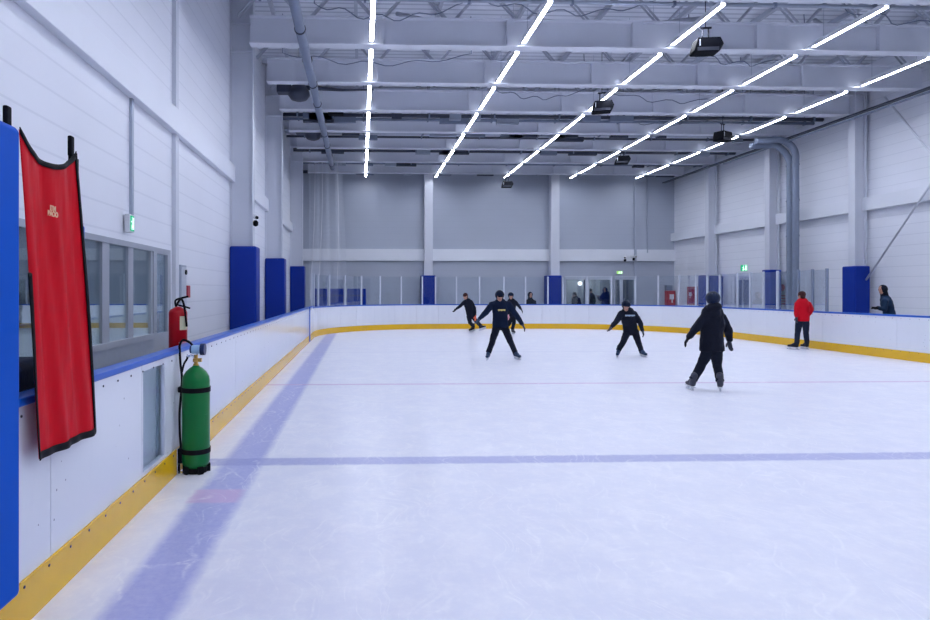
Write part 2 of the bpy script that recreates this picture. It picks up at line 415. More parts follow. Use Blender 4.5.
# left window band with its door
wn = struct('window_1', B(box, XL - .02, XL + .04, WY0, WM, 2.38, 2.46), 'frame', label='long interior window in the left wall showing the second rink')
bm = bmesh.new(); box(bm, XL - .02, XL + .05, WY0, WM, .88, .97)
MU = [(WY0, WY0 + .07), (wy(101.5), wy(108.5)), (wy(127.5), wy(132.5)), (WM - .1, WM)]
for a, b in MU: box(bm, XL - .03, XL + .012, a, b, .97, 2.38)
obj('window_frame', bm, 'frame', wn)
obj('sill_panel', B(box, XL + .001, XL + .03, WY0, WM, -.06, .88), 'galv', wn)
for a, b in zip(MU, MU[1:]): obj('pane', B(box, XL - .03, XL - .018, a[1] - .02, b[0] + .02, .95, 2.38), 'winglass', wn)
dr = struct('door_1', B(box, XL - .04, XL + .03, WM, WY1, 2.36, 2.46), 'frame', label='narrow aluminium door with a glazed upper half beside the window band')
bm = bmesh.new(); box(bm, XL - .04, XL + .03, WM, WM + .17, -.06, 2.36); box(bm, XL - .04, XL + .03, WY1 - .17, WY1, -.06, 2.36); box(bm, XL - .04, XL + .03, WM + .17, WY1 - .17, -.06, .95)
obj('door_frame', bm, 'frame', dr); obj('pane', B(box, XL - .02, XL - .01, WM + .17, WY1 - .17, .95, 2.36), 'winglass', dr)
obj('door_handle', B(tube, [(XL + .03, WM + .1, 1.0), (XL + .08, WM + .1, 1.0), (XL + .08, WM + .1, 1.3), (XL + .03, WM + .1, 1.3)], .012), 'chrome', dr)
# far windows and door
for i, (a, b, zb, zt) in enumerate(FW):
    nm = 'door_2' if i == 2 else 'window_%d' % (i + 2)
    bm = bmesh.new(); box(bm, a - .06, b + .06, YF - .04, YF + .06, zt - .07, zt + .16)
    box(bm, a - .06, a + .03, YF - .04, YF + .06, -.06, zt); box(bm, b - .03, b + .06, YF - .04, YF + .06, -.06, zt)
    if i == 2: box(bm, a + .33, a + .5, YF - .04, YF + .06, -.06, zt); box(bm, a, b, YF - .04, YF + .06, -.06, .3)
    o = struct(nm, bm, 'alu', label=['dark window left of the door in the far wall', 'wide dark window in the middle of the far glazing', 'white framed glass door in the far wall under the exit sign'][i])
    obj('pane', B(box, a + .03, b - .03, YF + .01, YF + .02, 0, zt - .07), 'farglass', o)
    if i == 2: obj('door_handle', B(tube, [(a + .55, YF - .05, .95), (a + .55, YF - .09, .95), (a + .55, YF - .09, 1.3), (a + .55, YF - .05, 1.3)], .015), 'chrome', o)
# right wall door
def rdoor(n, label, pa, pb, zt):
    a, b = sorted((atX(pa, 290, XR).y, atX(pb, 290, XR).y)); m = (a + b) / 2
    o = struct(n, B(box, XR - .05, XR - .001, a, b, zt, zt + .13), 'alu', label=label); bm = bmesh.new()
    for c in (a, m - .06, b - .12): box(bm, XR - .05, XR - .001, c, c + .12, -.06, zt)
    obj('door_frame', bm, 'alu', o)
    for c, d in ((a + .12, m - .06), (m + .06, b - .12)): obj('door_leaf', B(box, XR - .03, XR - .01, c, d, -.06, zt), 'pipe', o)
rdoor('door_3', 'glazed double door in the right wall under a green exit sign', 735.5, 752, 2.25)
rdoor('door_4', 'grey glazed door in the right wall behind a pair of ducts', 779, 797, 2.1)

# girts, conduits and wall joints
def girt(label, *a):
    o = obj('wall_girt', B(box, *a), 'girt', bevel=.01); tag(o, label, 'wall beam'); return o
GZ0, GZ1 = 4.70, 5.16
g = girt('long white horizontal girt across the left wall', XL, XL + .13, YN, 37, GZ0, GZ1)
g = girt('white horizontal girt across the right wall', XR - .24, XR, YN, 37, 4.70, 5.19)
g = girt('white horizontal girt across the grey far wall', XL, XR, YF - .16, YF, 3.5, 4.2)
def post(label, X, Y, wd, z0, z1, dpt=.06, m='steel'):
    s = 1 if X < 5 else -1
    x0, x1 = sorted((X, X + s * dpt)); tag(obj('wall_post', B(box, x0, x1, Y - wd / 2, Y + wd / 2, z0, z1), m, bevel=.005), label, 'post')
post('thin grey conduit down the left wall to the exit sign', XL, wy(130), .07, 2.87, GZ0, .05, 'galv')
post('white vertical cover strip under the left girt beside the door', XL, wy(173) + .02, .2, -.06, GZ0, .08)
post('white vertical cover strip above the left girt', XL, wy(173) + .02, .16, GZ1, ZC, .08, 'steel')

# columns
def ibeam_col(label, xin, xout, Y, ztop):
    o = thing('steel_column', label, 'column', ((xin + xout) / 2, Y, -.06))
    a, b = min(xin, xout), max(xin, xout)
    obj('flange', B(box, a, a + .03, Y - .16, Y + .16, -.06, ztop), 'steel', o)
    obj('flange', B(box, b - .03, b, Y - .16, Y + .16, -.06, ztop), 'steel', o)
    obj('web', B(box, a + .03, b - .03, Y - .05, Y + .05, -.06, ztop), 'steel', o)
    bm = bmesh.new()
    for z in (8.28, 9.05): box(bm, a + .03, b - .03, Y - .15, Y + .15, z, z + .03)
    obj('stiffener_plate', bm, 'steel', o); return o
LC = [(10.9, 'left wall column nearest the camera'), (17.3, 'left wall column carrying the security camera'), (23.55, 'second padded column along the left wall'), (31.8, 'third padded column along the left wall, by the far corner')]
for Y, l in LC[1:]: ibeam_col('white steel ' + l, -2.97, XL, Y, ZC)
RC = [(18, ''), (22.65, 'nearest'), (27.5, 'second'), (32.4, 'farthest')]
for Y, l in RC[1:]: ibeam_col('white steel right wall column, %s of the three in view' % l, 18.4, 18.85, Y, ZC)
for px, l in ((428.3, 'left'), (554.3, 'right')):
    X = at(px, 200, 36.6).x
    o = thing('steel_column', 'white steel column on the far wall, %s of the two' % l, 'column', (X, 36.6, -.06))
    obj('flange', B(box, X - .25, X + .25, 36.40, 36.44, -.06, ZC), 'steel', o); obj('web', B(box, X - .22, X - .18, 36.44, 37, -.06, ZC), 'steel', o); obj('web', B(box, X + .18, X + .22, 36.44, 37, -.06, ZC), 'steel', o)

def pad(label, x0, x1, y0, y1, z0, z1, m='blue_pad', b=.05):
    o = obj('column_pad', B(box, x0, x1, y0, y1, z0, z1), m, bevel=b, seg=3); return tag(o, label, 'safety pad')
pad('blue safety pad around the nearest padded column on the left', XL + .01, -2.86, 17.05, 17.7, -.06, 2.93)
pad('blue safety pad around the second padded column on the left', XL + .01, -2.86, 23.3, 23.9, -.06, 2.93)
pad('blue safety pad around the padded column by the far left corner', XL + .01, -2.86, 31.5, 32.15, -.06, 2.96)
pad('tall blue safety pad on the right wall column beside the person in a dark hood', 18.25, 18.83, 22.3, 22.95, -.06, 2.63)
pad('blue safety pad on the right wall column near the person in red', 18.28, 18.84, 27.15, 27.7, -.06, 2.66)
for px, l in ((428.5, 'left'), (554.3, 'right')):
    X = at(px, 200, 36.3).x; pad('blue safety pad at the foot of the %s far wall column' % l, X - .42, X + .42, 36.2, 36.99, -.06, 2.62)
# pair of blue pads by the right corner with white edge
a = atX(697, 290, 17.55).y; b_ = atX(722, 290, 17.55).y
pad('left blue pad of the pair near the far right corner', 17.75, 18.05, 31.6, 32.1, -.06, 2.52)
pad('right blue pad of the pair near the far right corner', 18.25, XR - .01, 31.9, 32.75, -.06, 2.5)

# ------------------------------------------------------------------ roof steel
beamsY = [-4, 1.7, 4.7, 7.7, 10.7, 13.7, 16.75, 19.75, 22.75, 25.75, 28.75, 31.75, 34.75]
vis = beamsY[5:]
def roof_beam(Y):
    o = thing('roof_beam', '', 'beam', (7, Y, 8.3))
    xa, xb = -2.97, 18.4
    obj('flange', B(box, xa, xb, Y - .16, Y + .16, 8.3, 8.335), 'girt', o)
    obj('flange', B(box, xa, xb, Y - .16, Y + .16, 9.02, 9.05), 'beam', o)
    obj('web', B(box, xa, xb, Y - .012, Y + .012, 8.335, 9.02), 'beam', o)
    bm = bmesh.new()
    for k in range(1, 6): box(bm, xa + k * 3.55 - .01, xa + k * 3.45 + .01, Y - .13, Y + .13, 8.335, 9.02)
    obj('stiffener_plate', bm, 'beam', o); return o
def roof_truss(Y):
    o = thing('roof_truss', '', 'truss', (7, Y, 9.05))
    obj('top_chord', B(box, XL, XR, Y - .06, Y + .06, 10.0, 10.12), 'truss', o)
    bm = bmesh.new(); k = 0; x = XL + .3
    while x < XR - 1.9:
        for a, b, za, zb in ((x, x + .85, 9.07, 10.0), (x + .85, x + 1.7, 10.0, 9.07)):
            for dy in (-.07, .07): tube(bm, [(a, Y + dy, za), (b, Y + dy, zb)], .028, 6)
        x += 1.95
    obj('diagonal_bracing', bm, 'truss', o)
    return o
b0 = roof_beam(beamsY[0]); t0 = roof_truss(beamsY[0])
for i, Y in enumerate(beamsY):
    for pr, nm, up in ((b0, 'solid grey roof beam', 8.3), (t0, 'lattice truss above the roof beam', 9.05)):
        o = pr if i == 0 else copy_tree(pr, None, (7, Y, up))
        if Y in vis: l = nm + ', ' + ORD[vis.index(Y)] + ' from the photo top'
        else: l = nm + ', over the camera, ' + ORD[i] + ' from the near wall'
        tag(o, l, None, 'roof beams' if pr is b0 else 'roof trusses')
# purlins running away from the camera
bm = bmesh.new(); x = -2.6; i = 0
pur = tag(obj('roof_purlin', B(box, -.05, .05, YN, YF, 9.85, 10.0), 'truss'), 'grey purlin', 'purlin', 'roof purlins')
NP = 9
for i in range(NP):
    o = pur if i == 0 else pur.copy()
    if i: C.objects.link(o)
    o.location = (-2.6 + i * 2.45, 0, .05); o['label'] = 'grey roof purlin running away from the camera, %s from the left' % ORD[i]
# horizontal wind bracing rods in the roof plane
for i, (xa, ya, xb, yb) in enumerate(((5.2, 14.2, 7.6, 16.4), (10.2, 14.2, 7.9, 16.4), (13.4, 14.4, 15.6, 16.4), (.9, 14.2, 3.2, 16.4), (9.6, 17.2, 7.2, 19.4), (12.9, 17.2, 15.2, 19.4), (1.0, 17.2, 3.4, 19.4))):
    o = obj('bracing_tube', B(tube, [(xa, ya, 9.4), (xb, yb, 9.95)], .06, 8), 'truss', smooth=True)
    tag(o, 'slanting grey bracing tube between roof trusses, %s of seven' % ORD[i], 'brace', 'roof bracing tubes')

# transverse service pipes
def pipe_run(label, Y, z, r, m, x0=XL + .3, x1=XR - .3, extra=0):
    o = thing('service_pipe', label, 'pipe', (x0, Y, z))
    obj('pipe', B(tube, [(x0, Y, z), (x1, Y, z)], r, 8), m, o, smooth=True)
    x = x0 + .8
    while x < x1: bm = bmesh.new(); tube(bm, [(x, Y, z), (x, Y, ZC)], .012, 5); box(bm, x - .03, x + .03, Y - r * 1.3, Y + r * 1.3, z - r * 1.3, z + r * 1.3); obj('hanger', bm, 'pipe', o); x += 2.6
    for k in range(extra):
        xx = random.uniform(x0, x1 - 1); ww = random.uniform(.3, 1.4)
        obj('fitting', B(box, xx, xx + ww, Y - .1, Y + .1, z - .08 - r, z + .06), random.choice(['pipe', 'darkpipe', 'galv']), o)
    return o
pipe_run('dark sprinkler pipe under the roof across the hall, with many fittings', 24.5, 8.64, .075, 'darkpipe', extra=8)
pipe_run('grey pipe run just behind the dark sprinkler pipe', 25.0, 8.62, .06, 'pipe', extra=4)
pipe_run('pale pipe run across the hall in front of the fifth beam', 27.0, 8.62, .09, 'galv', extra=9)
pipe_run('thin dark pipe across the hall beneath the sixth beam', 27.6, 8.56, .05, 'darkpipe', extra=3)
pipe_run('dark pipe run across the far part of the hall', 30.4, 8.6, .09, 'darkpipe', extra=7)
pipe_run('grey pipe run close to the far wall', 33.4, 8.6, .08, 'pipe', extra=6)
pipe_run('lowest dark pipe run by the top of the far wall', 36.0, 8.6, .09, 'darkpipe', x0=XL + .1, extra=6)
pipe_run('thin pale pipe high above the nearest visible tubes', 15.4, 8.95, .05, 'galv')
# long duct hose along the hall on the left
a = at(297, 0, 13.6); pts = [(-1.47, y, 8.02 + .03 * sin(y)) for y in [8, 11, 14, 17, 20, 23, 26, 29, 32]]
o = thing('ceiling_duct', 'long round grey duct running along the roof above the left boards', 'duct', (-1.47, 8, 8.0))
obj('duct_tube', B(tube, pts, .125, 14), 'pipe', o, smooth=True)
for y in range(9, 32, 2): obj('joint_band', B(tube, [(-1.47, y, 8.03), (-1.47, y + .06, 8.03)], .142, 14), 'darkgrey', o)
for i, (xa, xb, y, z, sg) in enumerate(((-1.2, 2.6, 16.0, 9.1, .35), (3.2, 7.6, 15.9, 9.2, .3), (10.0, 13.6, 18.6, 9.0, .35), (-2.4, 3.4, 19.1, 9.0, .3), (4.8, 8.0, 22.0, 8.9, .3), (9.0, 13.8, 22.1, 8.9, .35), (12.8, 17.5, 16.0, 9.2, .4), (10.2, 15.0, 25.3, 8.9, .3))):
    pts = [(xa + (xb - xa) * k / 24, y + .15 * sin(k), z - sg * sin(pi * k / 24) * (1 + .12 * sin(k * 1.1))) for k in range(25)]
    pts = [(xa, y, ZC)] + pts + [(xb, y, ZC)]
    tag(obj('hanging_cable', B(tube, pts, .015, 5), 'pipe'), 'dark cable sagging between the roof trusses, %s of eight' % ORD[i], 'cable', 'cables under the roof')
# unit heaters near the left columns
def heater(label, px, py, Y, s):
    p = at(px, py, Y); o = thing('fan_heater', label, 'heater', p)
    obj('fan_bell', B(lathe, [(.10 * s, .28 * s), (.24 * s, .25 * s), (.36 * s, .05 * s), (.38 * s, -.08 * s), (.28 * s, -.22 * s), (.12 * s, -.28 * s)], 20, p), 'darkpipe', o, smooth=True)
    obj('motor_box', B(box, p.x - .75 * s, p.x - .25 * s, p.y - .2, p.y + .2, p.z - .02, p.z + .24 * s), 'darkpipe', o, bevel=.02)
    obj('hanging_rod', B(tube, [(p.x, p.y, p.z + .25 * s), (p.x, p.y, ZC)], .015, 6), 'darkpipe', o)
    obj('support_arm', B(tube, [(p.x, p.y, p.z + .2 * s), (p.x + 1.5 * s, p.y, p.z + .12 * s), (p.x + 2.6 * s, p.y, p.z + .14 * s)], [.09, .05, .02], 8), 'darkpipe', o)
heater('dark round fan heater hanging beside the left columns, the nearer one', 299, 93, 21.6, 1.0)
heater('dark round fan heater hanging beside the left columns, the farther one', 313, 134, 26.3, .95)
p = at(336, 113, 24.5); tag(obj('junction_box', B(box, p.x - .3, p.x + .3, 24.15, 24.43, p.z - .14, p.z + .14), 'dark', bevel=.02), 'black junction box on the sprinkler pipe beside the long duct', 'box')

# ------------------------------------------------------------------ light tubes
def light_tube(L=2.36):
    o = thing('light_tube', '', 'light', (0, 0, 8.3))
    bm = bmesh.new(); box(bm, -.06, .06, -L / 2, L / 2, 8.35, 8.42)
    for x in (-.06, .05): box(bm, x, x + .01, -L / 2, L / 2, 8.30, 8.35)
    obj('housing', bm, 'white', o)
    obj('diffuser', B(box, -.05, .05, -L / 2 + .01, L / 2 - .01, 8.308, 8.349), 'tube', o)
    for y in (-L / 3, L / 3): obj('hanging_wire', B(tube, [(0, y, 8.42), (0, y, ZC)], .006, 4), 'galv', o)
    obj('connector', B(tube, [(0, L / 2, 8.39), (0, L / 2 + .62, 8.39)], .012, 5), 'galv', o)
    return o
rowsX = [.28, 4.33, 8.36, 12.24, 16.12]
bays = [-2.85, .2, 3.2, 6.2, 9.2, 12.2, 15.22, 18.25, 21.25, 24.25, 27.25, 30.25, 33.25, 35.3]
lt = light_tube(); first = True
for ri, X in enumerate(rowsX):
    for bi, Y in enumerate(bays):
        o = lt if first else copy_tree(lt); first = False
        o.location = (X, Y, 8.3)
        if Y > 35: o.scale = (1, .5, 1)
        tag(o, 'glowing white light tube, %s from the far end of the %s row from the left' % (ORD[len(bays) - 1 - bi], ORD[ri]), None, 'rows of light tubes')

for i, (x, y) in enumerate(((-8, 10), (-12, 18), (-10, 26))):  # unseen flat lights added to brighten the second hall
    o = thing('hall_fill_light', 'fill light added out of view in the second hall, %s from the near end' % ORD[i], 'light', (x, y, 5.55), 'second hall fill lights')
    obj('light_housing', B(box, x - 1.3, x + 1.3, y - .35, y + .35, 5.5, 5.598), 'white', o); obj('diffuser', B(box, x - 1.25, x + 1.25, y - .3, y + .3, 5.49, 5.5), 'hall_fill', o)
# hanging speakers
def speaker(label, px, py, Y, s, rot):
    p = at(px, py, Y); o = thing('hanging_speaker', label, 'speaker', p)
    mt = Matrix.Translation(p) @ Matrix.Rotation(rot, 4, 'Z')
    bm = bmesh.new(); prof = [(-.30, -.13), (-.22, .15), (.26, .15), (.33, .0), (.24, -.17), (-.27, -.17)]
    vs = [[bm.verts.new(mt @ Vector((x * s, y * s, z * s))) for x, z in prof] for y in (-.17, .17)]
    for k in range(6): bm.faces.new((vs[0][k], vs[0][(k + 1) % 6], vs[1][(k + 1) % 6], vs[1][k]))
    bm.faces.new(vs[0]); bm.faces.new(vs[1][::-1]); obj('cabinet', bm, 'dark', o, bevel=.012)
    bm = bmesh.new(); box(bm, -.24 * s, .22 * s, -.185 * s, -.172 * s, -.15 * s, -.075 * s, mt); obj('grille', bm, 'darkgrey', o)
    bm = bmesh.new(); box(bm, -.2 * s, -.18 * s, -.185 * s, -.172 * s, -.04 * s, .1 * s, mt); obj('badge_strip', bm, 'alu', o)
    bm = bmesh.new()
    for dx in (-.07, .07): tube(bm, [mt @ Vector((dx, 0, .15 * s)), mt @ Vector((dx, 0, .42 * s))], .018, 6)
    tube(bm, [mt @ Vector((-.14, 0, .42 * s)), mt @ Vector((.14, 0, .42 * s))], .025, 6); tube(bm, [mt @ Vector((0, 0, .42 * s)), Vector((p.x, p.y, ZC))], .01, 5)
    obj('bracket', bm, 'darkgrey', o)
speaker('black hanging loudspeaker, largest and nearest, right of the third tube row', 705.5, 46.5, 15.2, 1.1, -.12)
speaker('black hanging loudspeaker over the middle of the third tube row', 602, 107, 21.0, 1.15, -.3)
speaker('black hanging loudspeaker with a faceted cabinet between the fourth and fifth tube rows', 722.5, 136.5, 23.6, 1.15, .5)
speaker('small black hanging loudspeaker beside the fourth tube row', 622, 160, 29.3, 1.15, -.3)
speaker('smallest black hanging loudspeaker at the far end of the third tube row', 507, 184.5, 34.8, 1.05, -.15)

# right wall ducts, braces, tray
def bent(label, pts, r, nm='wall_duct', m='galv', cat='duct'):
    o = thing(nm, label, cat, pts[0]); obj('duct_tube', B(tube, smooth_curve(pts, 6), r, 14), m, o, smooth=True)
    for a in pts[-1:]:
        z = 1.0
        while z < 7.2: obj('joint_band', B(tube, [(a[0], a[1], z), (a[0], a[1], z + .06)], r * 1.12, 14), 'pipe', o); z += 1.5
yA = atX(795.5, 200, 18.3).y; yB = yA + .34
for nm_, yy, dz in (('right', yA, .12), ('left', yB, -.16)):
    bent('galvanised round duct bending down the right wall, %s of the pair' % nm_, [(16.7, yy + .2, 8.0 + dz * .5), (17.2, yy + .1, 8.0 + dz * .5), (17.75, yy, 7.97 + dz * .5), (18.25, yy, 7.5 + dz), (18.3, yy, 6.6), (18.3, yy, 3), (18.3, yy, -.05)], .135, m='pipe')
for i, (a, b) in enumerate((((866, 280), (930, 185)), ((885, 97), (930, 152)))):
    pa = atX(a[0], a[1], 18.66); pb = atX(b[0], b[1], 18.66); d = (pb - pa); pb = pb + d * 1.1
    o = obj('wall_brace', B(tube, [pa, pb], .035, 8), 'steel', smooth=True)
    tag(o, ['slanting grey wall brace rising from the tall blue pad on the right wall', 'slanting grey wall brace falling from the roof at the right edge'][i], 'brace')
tag(obj('cable_tray', B(box, 18.0, 18.2, 12, 36.5, 8.14, 8.19), 'darkpipe'), 'dark cable tray running along the top of the right wall', 'cable tray')
tag(obj('cable_tray', B(box, 17.85, 17.93, 14, 30, 7.95, 8.0), 'pipe'), 'thin grey cable tray just below the dark one on the right', 'cable tray')
# conduits on the far wall, right
for px, l in ((646, 'right'), (634, 'left')):
    X = at(px, 200, YF).x; post_w = .05 if l == 'right' else .12
    tag(obj('conduit', B(box, X - post_w / 2, X + post_w / 2, YF - .22, YF - .165, 2.6 if l == 'left' else 4.0, ZC), 'galv' if l == 'right' else 'wall_far'), 'thin vertical conduit on the far wall near the right corner, %s one' % l, 'conduit')

# security cameras
def cctv(label, p, d):
    o = thing('security_camera', label, 'camera', p); p = Vector(p); d = Vector(d).normalized()
    obj('mount', B(tube, [p, p + Vector((d.x * .1, d.y * .1, .0))], .04, 10), 'white', o)
    obj('camera_body', B(tube, [p + d * .1 + Vector((0, -.02, -.01)), p + d * .32 + Vector((0, -.02, -.05))], .055, 12), 'white', o, smooth=True)
    obj('lens', B(tube, [p + d * .32 + Vector((0, -.02, -.05)), p + d * .36 + Vector((0, -.02, -.06))], .045, 12), 'dark', o)
    obj('lower_housing', B(lathe, [(.02, -.28), (.07, -.25), (.075, -.16), (.03, -.11)], 14, p + d * .2), 'dark', o, smooth=True)
cctv('white and black security camera on the first padded column of the left wall', (-2.97, 17.3, at(252, 217, 17.3).z), (.45, -1, 0))
pp = at(626, 257, YF - .3); cctv('small security camera on the far wall girt, left of the pair', (pp.x, YF - .23, pp.z), (-.6, -1, 0))
pp = at(631, 256, YF - .3); cctv('small security camera on the far wall girt, right of the pair', (pp.x, YF - .23, pp.z), (.8, -1, 0))

# exit signs
def exit_sign(label, cx, cy, cz, wdt, h, d, axis, face='exit_green', fig='exit_white'):
    """axis: outward normal of the lit face"""
    o = thing('exit_sign', label, 'exit sign', (cx, cy, cz)); n = Vector(axis); s = Vector((-n.y, n.x, 0))
    mt = Matrix(((s.x, n.x, 0, cx), (s.y, n.y, 0, cy), (0, 0, 1, cz), (0, 0, 0, 1)))
    obj('housing', B(box, -wdt / 2 - .02, wdt / 2 + .02, -d, -.004, -h / 2 - .02, h / 2 + .02, mt), 'white', o, bevel=.006)
    obj('lit_face', B(box, -wdt / 2, wdt / 2, -.004, 0.001, -h / 2, h / 2, mt), face, o)
    k = h / 2; bm = bmesh.new()                      # running figure and doorway
    box(bm, wdt * .18, wdt * .42, .001, .004, -k * .8, k * .8, mt)
    box(bm, -wdt * .12, wdt * .0, .001, .004, -k * .25, k * .45, mt); box(bm, -wdt * .10, -wdt * .03, .001, .004, k * .5, k * .85, mt)
    box(bm, -wdt * .3, -wdt * .1, .001, .004, k * .15, k * .3, mt); box(bm, -wdt * .2, -wdt * .05, .001, .004, -k * .85, -k * .2, mt); box(bm, -wdt * .02, wdt * .1, .001, .004, -k * .6, -k * .25, mt)
    obj('running_figure', bm, fig, o)
ps = atX(133, 223.5, XL + .12)
exit_sign('green exit sign box at the foot of the conduit above the left window', XL + .11, ps.y, ps.z, .15, .23, .085, (1, 0, 0))
tag(obj('sign_bracket', B(box, XL + .001, XL + .05, ps.y - .03, ps.y + .05, ps.z - .1, ps.z + .1), 'galv'), 'grey bracket holding the left exit sign to the wall', 'bracket')
pe = at(619.5, 272.5, YF - .08); exit_sign('yellow-green exit sign above the far glass door', pe.x, YF - .1, pe.z, .34, .15, .08, (0, -1, 0), 'exit_yellow', 'exit_white')
pe = atX(744, 268, XR - .1); exit_sign('green exit sign on the right wall above the double door', XR - .1, pe.y, pe.z, .3, .3, .08, (-.8, -.6, 0))

# ------------------------------------------------------------------ dasher boards
KH, RZ0, RZ1 = .23, 1.115, 1.16
def resample(path, n):
    pts = [Vector(p) for p, _ in path]; nr = [Vector(q) for _, q in path]; L = [0]
    for a, b in zip(pts, pts[1:]): L.append(L[-1] + (b - a).length)
    def get(s):
        s = max(0, min(L[-1], s))
        for i in range(len(L) - 1):
            if s <= L[i + 1] + 1e-9:
                t = (s - L[i]) / max(1e-9, L[i + 1] - L[i]); return pts[i].lerp(pts[i + 1], t), nr[i].lerp(nr[i + 1], t).normalized()
        return pts[-1], nr[-1]
    return get, L[-1]
def seg(get, a, b, n):
    P = [get(a + (b - a) * i / n) for i in range(n + 1)]; return [p for p, _ in P], [q for _, q in P]
def boards(label, path, pitch, cuts=None, opening=None, top=1.11):
    RZ0, RZ1 = top - .045, top
    p0 = path[0][0]; o = thing('rink_boards', label, 'rink boards', (p0[0], p0[1], 0))
    get, L = resample(path, 1); cv = len(path) > 12
    nn = 30 if cv else 2
    P, Nn = seg(get, 0, L, nn)
    if opening:
        a, b = opening
        for s0, s1, z0, z1 in ((0, a, 0, KH), (b, L, 0, KH), (a, b, 0, KH)):
            q, n2 = seg(get, s0, s1, 2); obj('kickplate', B(prism_path, q, n2, -.015, .05, z0, z1), 'kick', o)
    else: obj('kickplate', B(prism_path, P, Nn, -.015, .05, 0, KH), 'kick', o, smooth=False)
    obj('top_rail', B(prism_path, P, Nn, -.018, .11, RZ0, RZ1), 'rail', o, bevel=.01)
    n = max(1, round(L / pitch)); ed = cuts or [L * i / n for i in range(n + 1)]
    for a, b in zip(ed, ed[1:]):
        if opening and abs(a - opening[0]) < .02:
            q, n2 = seg(get, a + .003, b - .003, 1)
            obj('viewing_pane', B(prism_path, q, n2, .012, .024, KH + .03, RZ0 - .05), 'acrylic', o)
            bm = bmesh.new(); prism_path(bm, q, n2, 0, .05, RZ0 - .05, RZ0); prism_path(bm, q, n2, 0, .05, KH, KH + .03)
            for c in (a + .003, b - .03): q3, n3 = seg(get, c, c + .026, 1); prism_path(bm, q3, n3, 0, .05, KH + .03, RZ0 - .05)
            obj('pane_frame', bm, 'board', o); obj('back_panel', B(prism_path, q, n2, .075, .085, KH, RZ0), 'board', o)
            continue
        q, n2 = seg(get, a + .003, b - .003, 3 if cv else 1)
        obj('facing_panel', B(prism_path, q, n2, 0, .03, KH, RZ0), 'board', o)
    bm = bmesh.new()
    for a in ed: q, n2 = seg(get, max(0, a - .03), min(L, a + .03), 1); prism_path(bm, q, n2, .035, .11, 0, RZ0)
    obj('support_frame', bm, 'galv', o)
    # screws along the top of each facing
    bm = bmesh.new(); s = .1
    while s < L and not cv and pitch > 1.15:
        c, nn_ = get(s)
        for z in (RZ0 - .05, .2): tube(bm, [(c.x - nn_.x * (.004 if z > 1 else .019), c.y - nn_.y * .004, z), (c.x + nn_.x * .0, c.y, z)], .008, 6)
        s += .25
    if len(bm.verts): obj('screw_row', bm, 'darkgrey', o)
    return o
Y0 = -4.9
lcuts = [0]; y = Y0
edges = [-3.7, -2.5, -1.3, -.1, 1.1, 2.3, 3.5, 4.93, 5.53]
while edges[-1] < 18: edges.append(edges[-1] + 1.52)
edges = [e for e in edges if e < 19.2] + [20.6, RY1 - RR]
boards('white boards with yellow kickplate and blue rail along the left, with a clear pane', S_left, 1.2, [0] + [e - Y0 for e in edges], (4.93 - Y0, 5.53 - Y0), 1.16)
boards('curved white boards in the far left corner of the rink', S_cl, 1.07)
boards('straight white boards along the far end of the rink', S_far, 1.07)
boards('curved white boards in the far right corner of the rink', S_cr, 1.07)
boards('straight white boards along the right side of the rink', S_right, 2.4)
boards('white boards with a yellow kickplate in the second rink beyond the left window', line((-17.5, 29.0), (-4.4, 29.0), (0, 1), 8), 2.4)
for i, (a, b) in enumerate(((-17.4, -13.2), (-13.1, -11.0), (-10.9, -8.2), (-8.1, -4.5))):
    tag(obj('rink_glass', B(box, a, b, 29.06, 29.08, 1.162, 2.5), 'glass'), 'clear rink glass in the second rink, %s pane from the left' % ORD[i], 'glass panel', 'second rink glass')
    tag(obj('rink_stanchion', B(box, b + .02, b + .08, 29.03, 29.09, 1.162, 2.5), 'alu'), 'slim upright of the second rink glass, %s from the left' % ORD[i], 'post', 'second rink uprights')
# blue seam strip at the end of the straight left boards
tag(obj('seam_strip', B(box, RX0 + .017, RX0 + .05, 20.5, 20.54, .03, 1.165), 'rail'), 'thin blue vertical strip where the left boards start to curve', 'strip')
# worn patch and lines that cross onto the left boards
# ------------------------------------------------------------------ rink glass and posts
GH = 2.35; RZ1 = 1.11
def glass_side(path, marks, where, last_open=False):
    get, L = resample(path, 1)
    return get, L
allpath = S_cl + S_far[1:] + S_cr[1:] + [((RX1, y), (1, 0)) for y in (22, 21, 20, 19, 18, 17, 16.3, 15.8)]
get, L = resample(allpath, 1)
gpx = [304.5, 310.6, 318, 329, 344.5, 361, 379.7, 400.6, 421.8, 435.2, 456, 479, 503.5, 525, 547.5, 562.5, 587, 611, 635, 658, 678.5, 695.5, 707, 719.6, 737, 750, 763, 777, 798, 812, 826.5]
def s_at_px(px):
    best = None; n = 3000
    for i in range(n + 1):
        s = L * i / n; c, nr = get(s); c = c + nr * .07
        tx = F * ((c.x * cos(TH) + c.y * sin(TH)) / (-c.x * sin(TH) + c.y * cos(TH))) + PX
        if i == 0 or abs(tx - px) < best[0]: best = (abs(tx - px), s)
    return best[1]
gs = [.02 + s_at_px(p) for p in gpx]
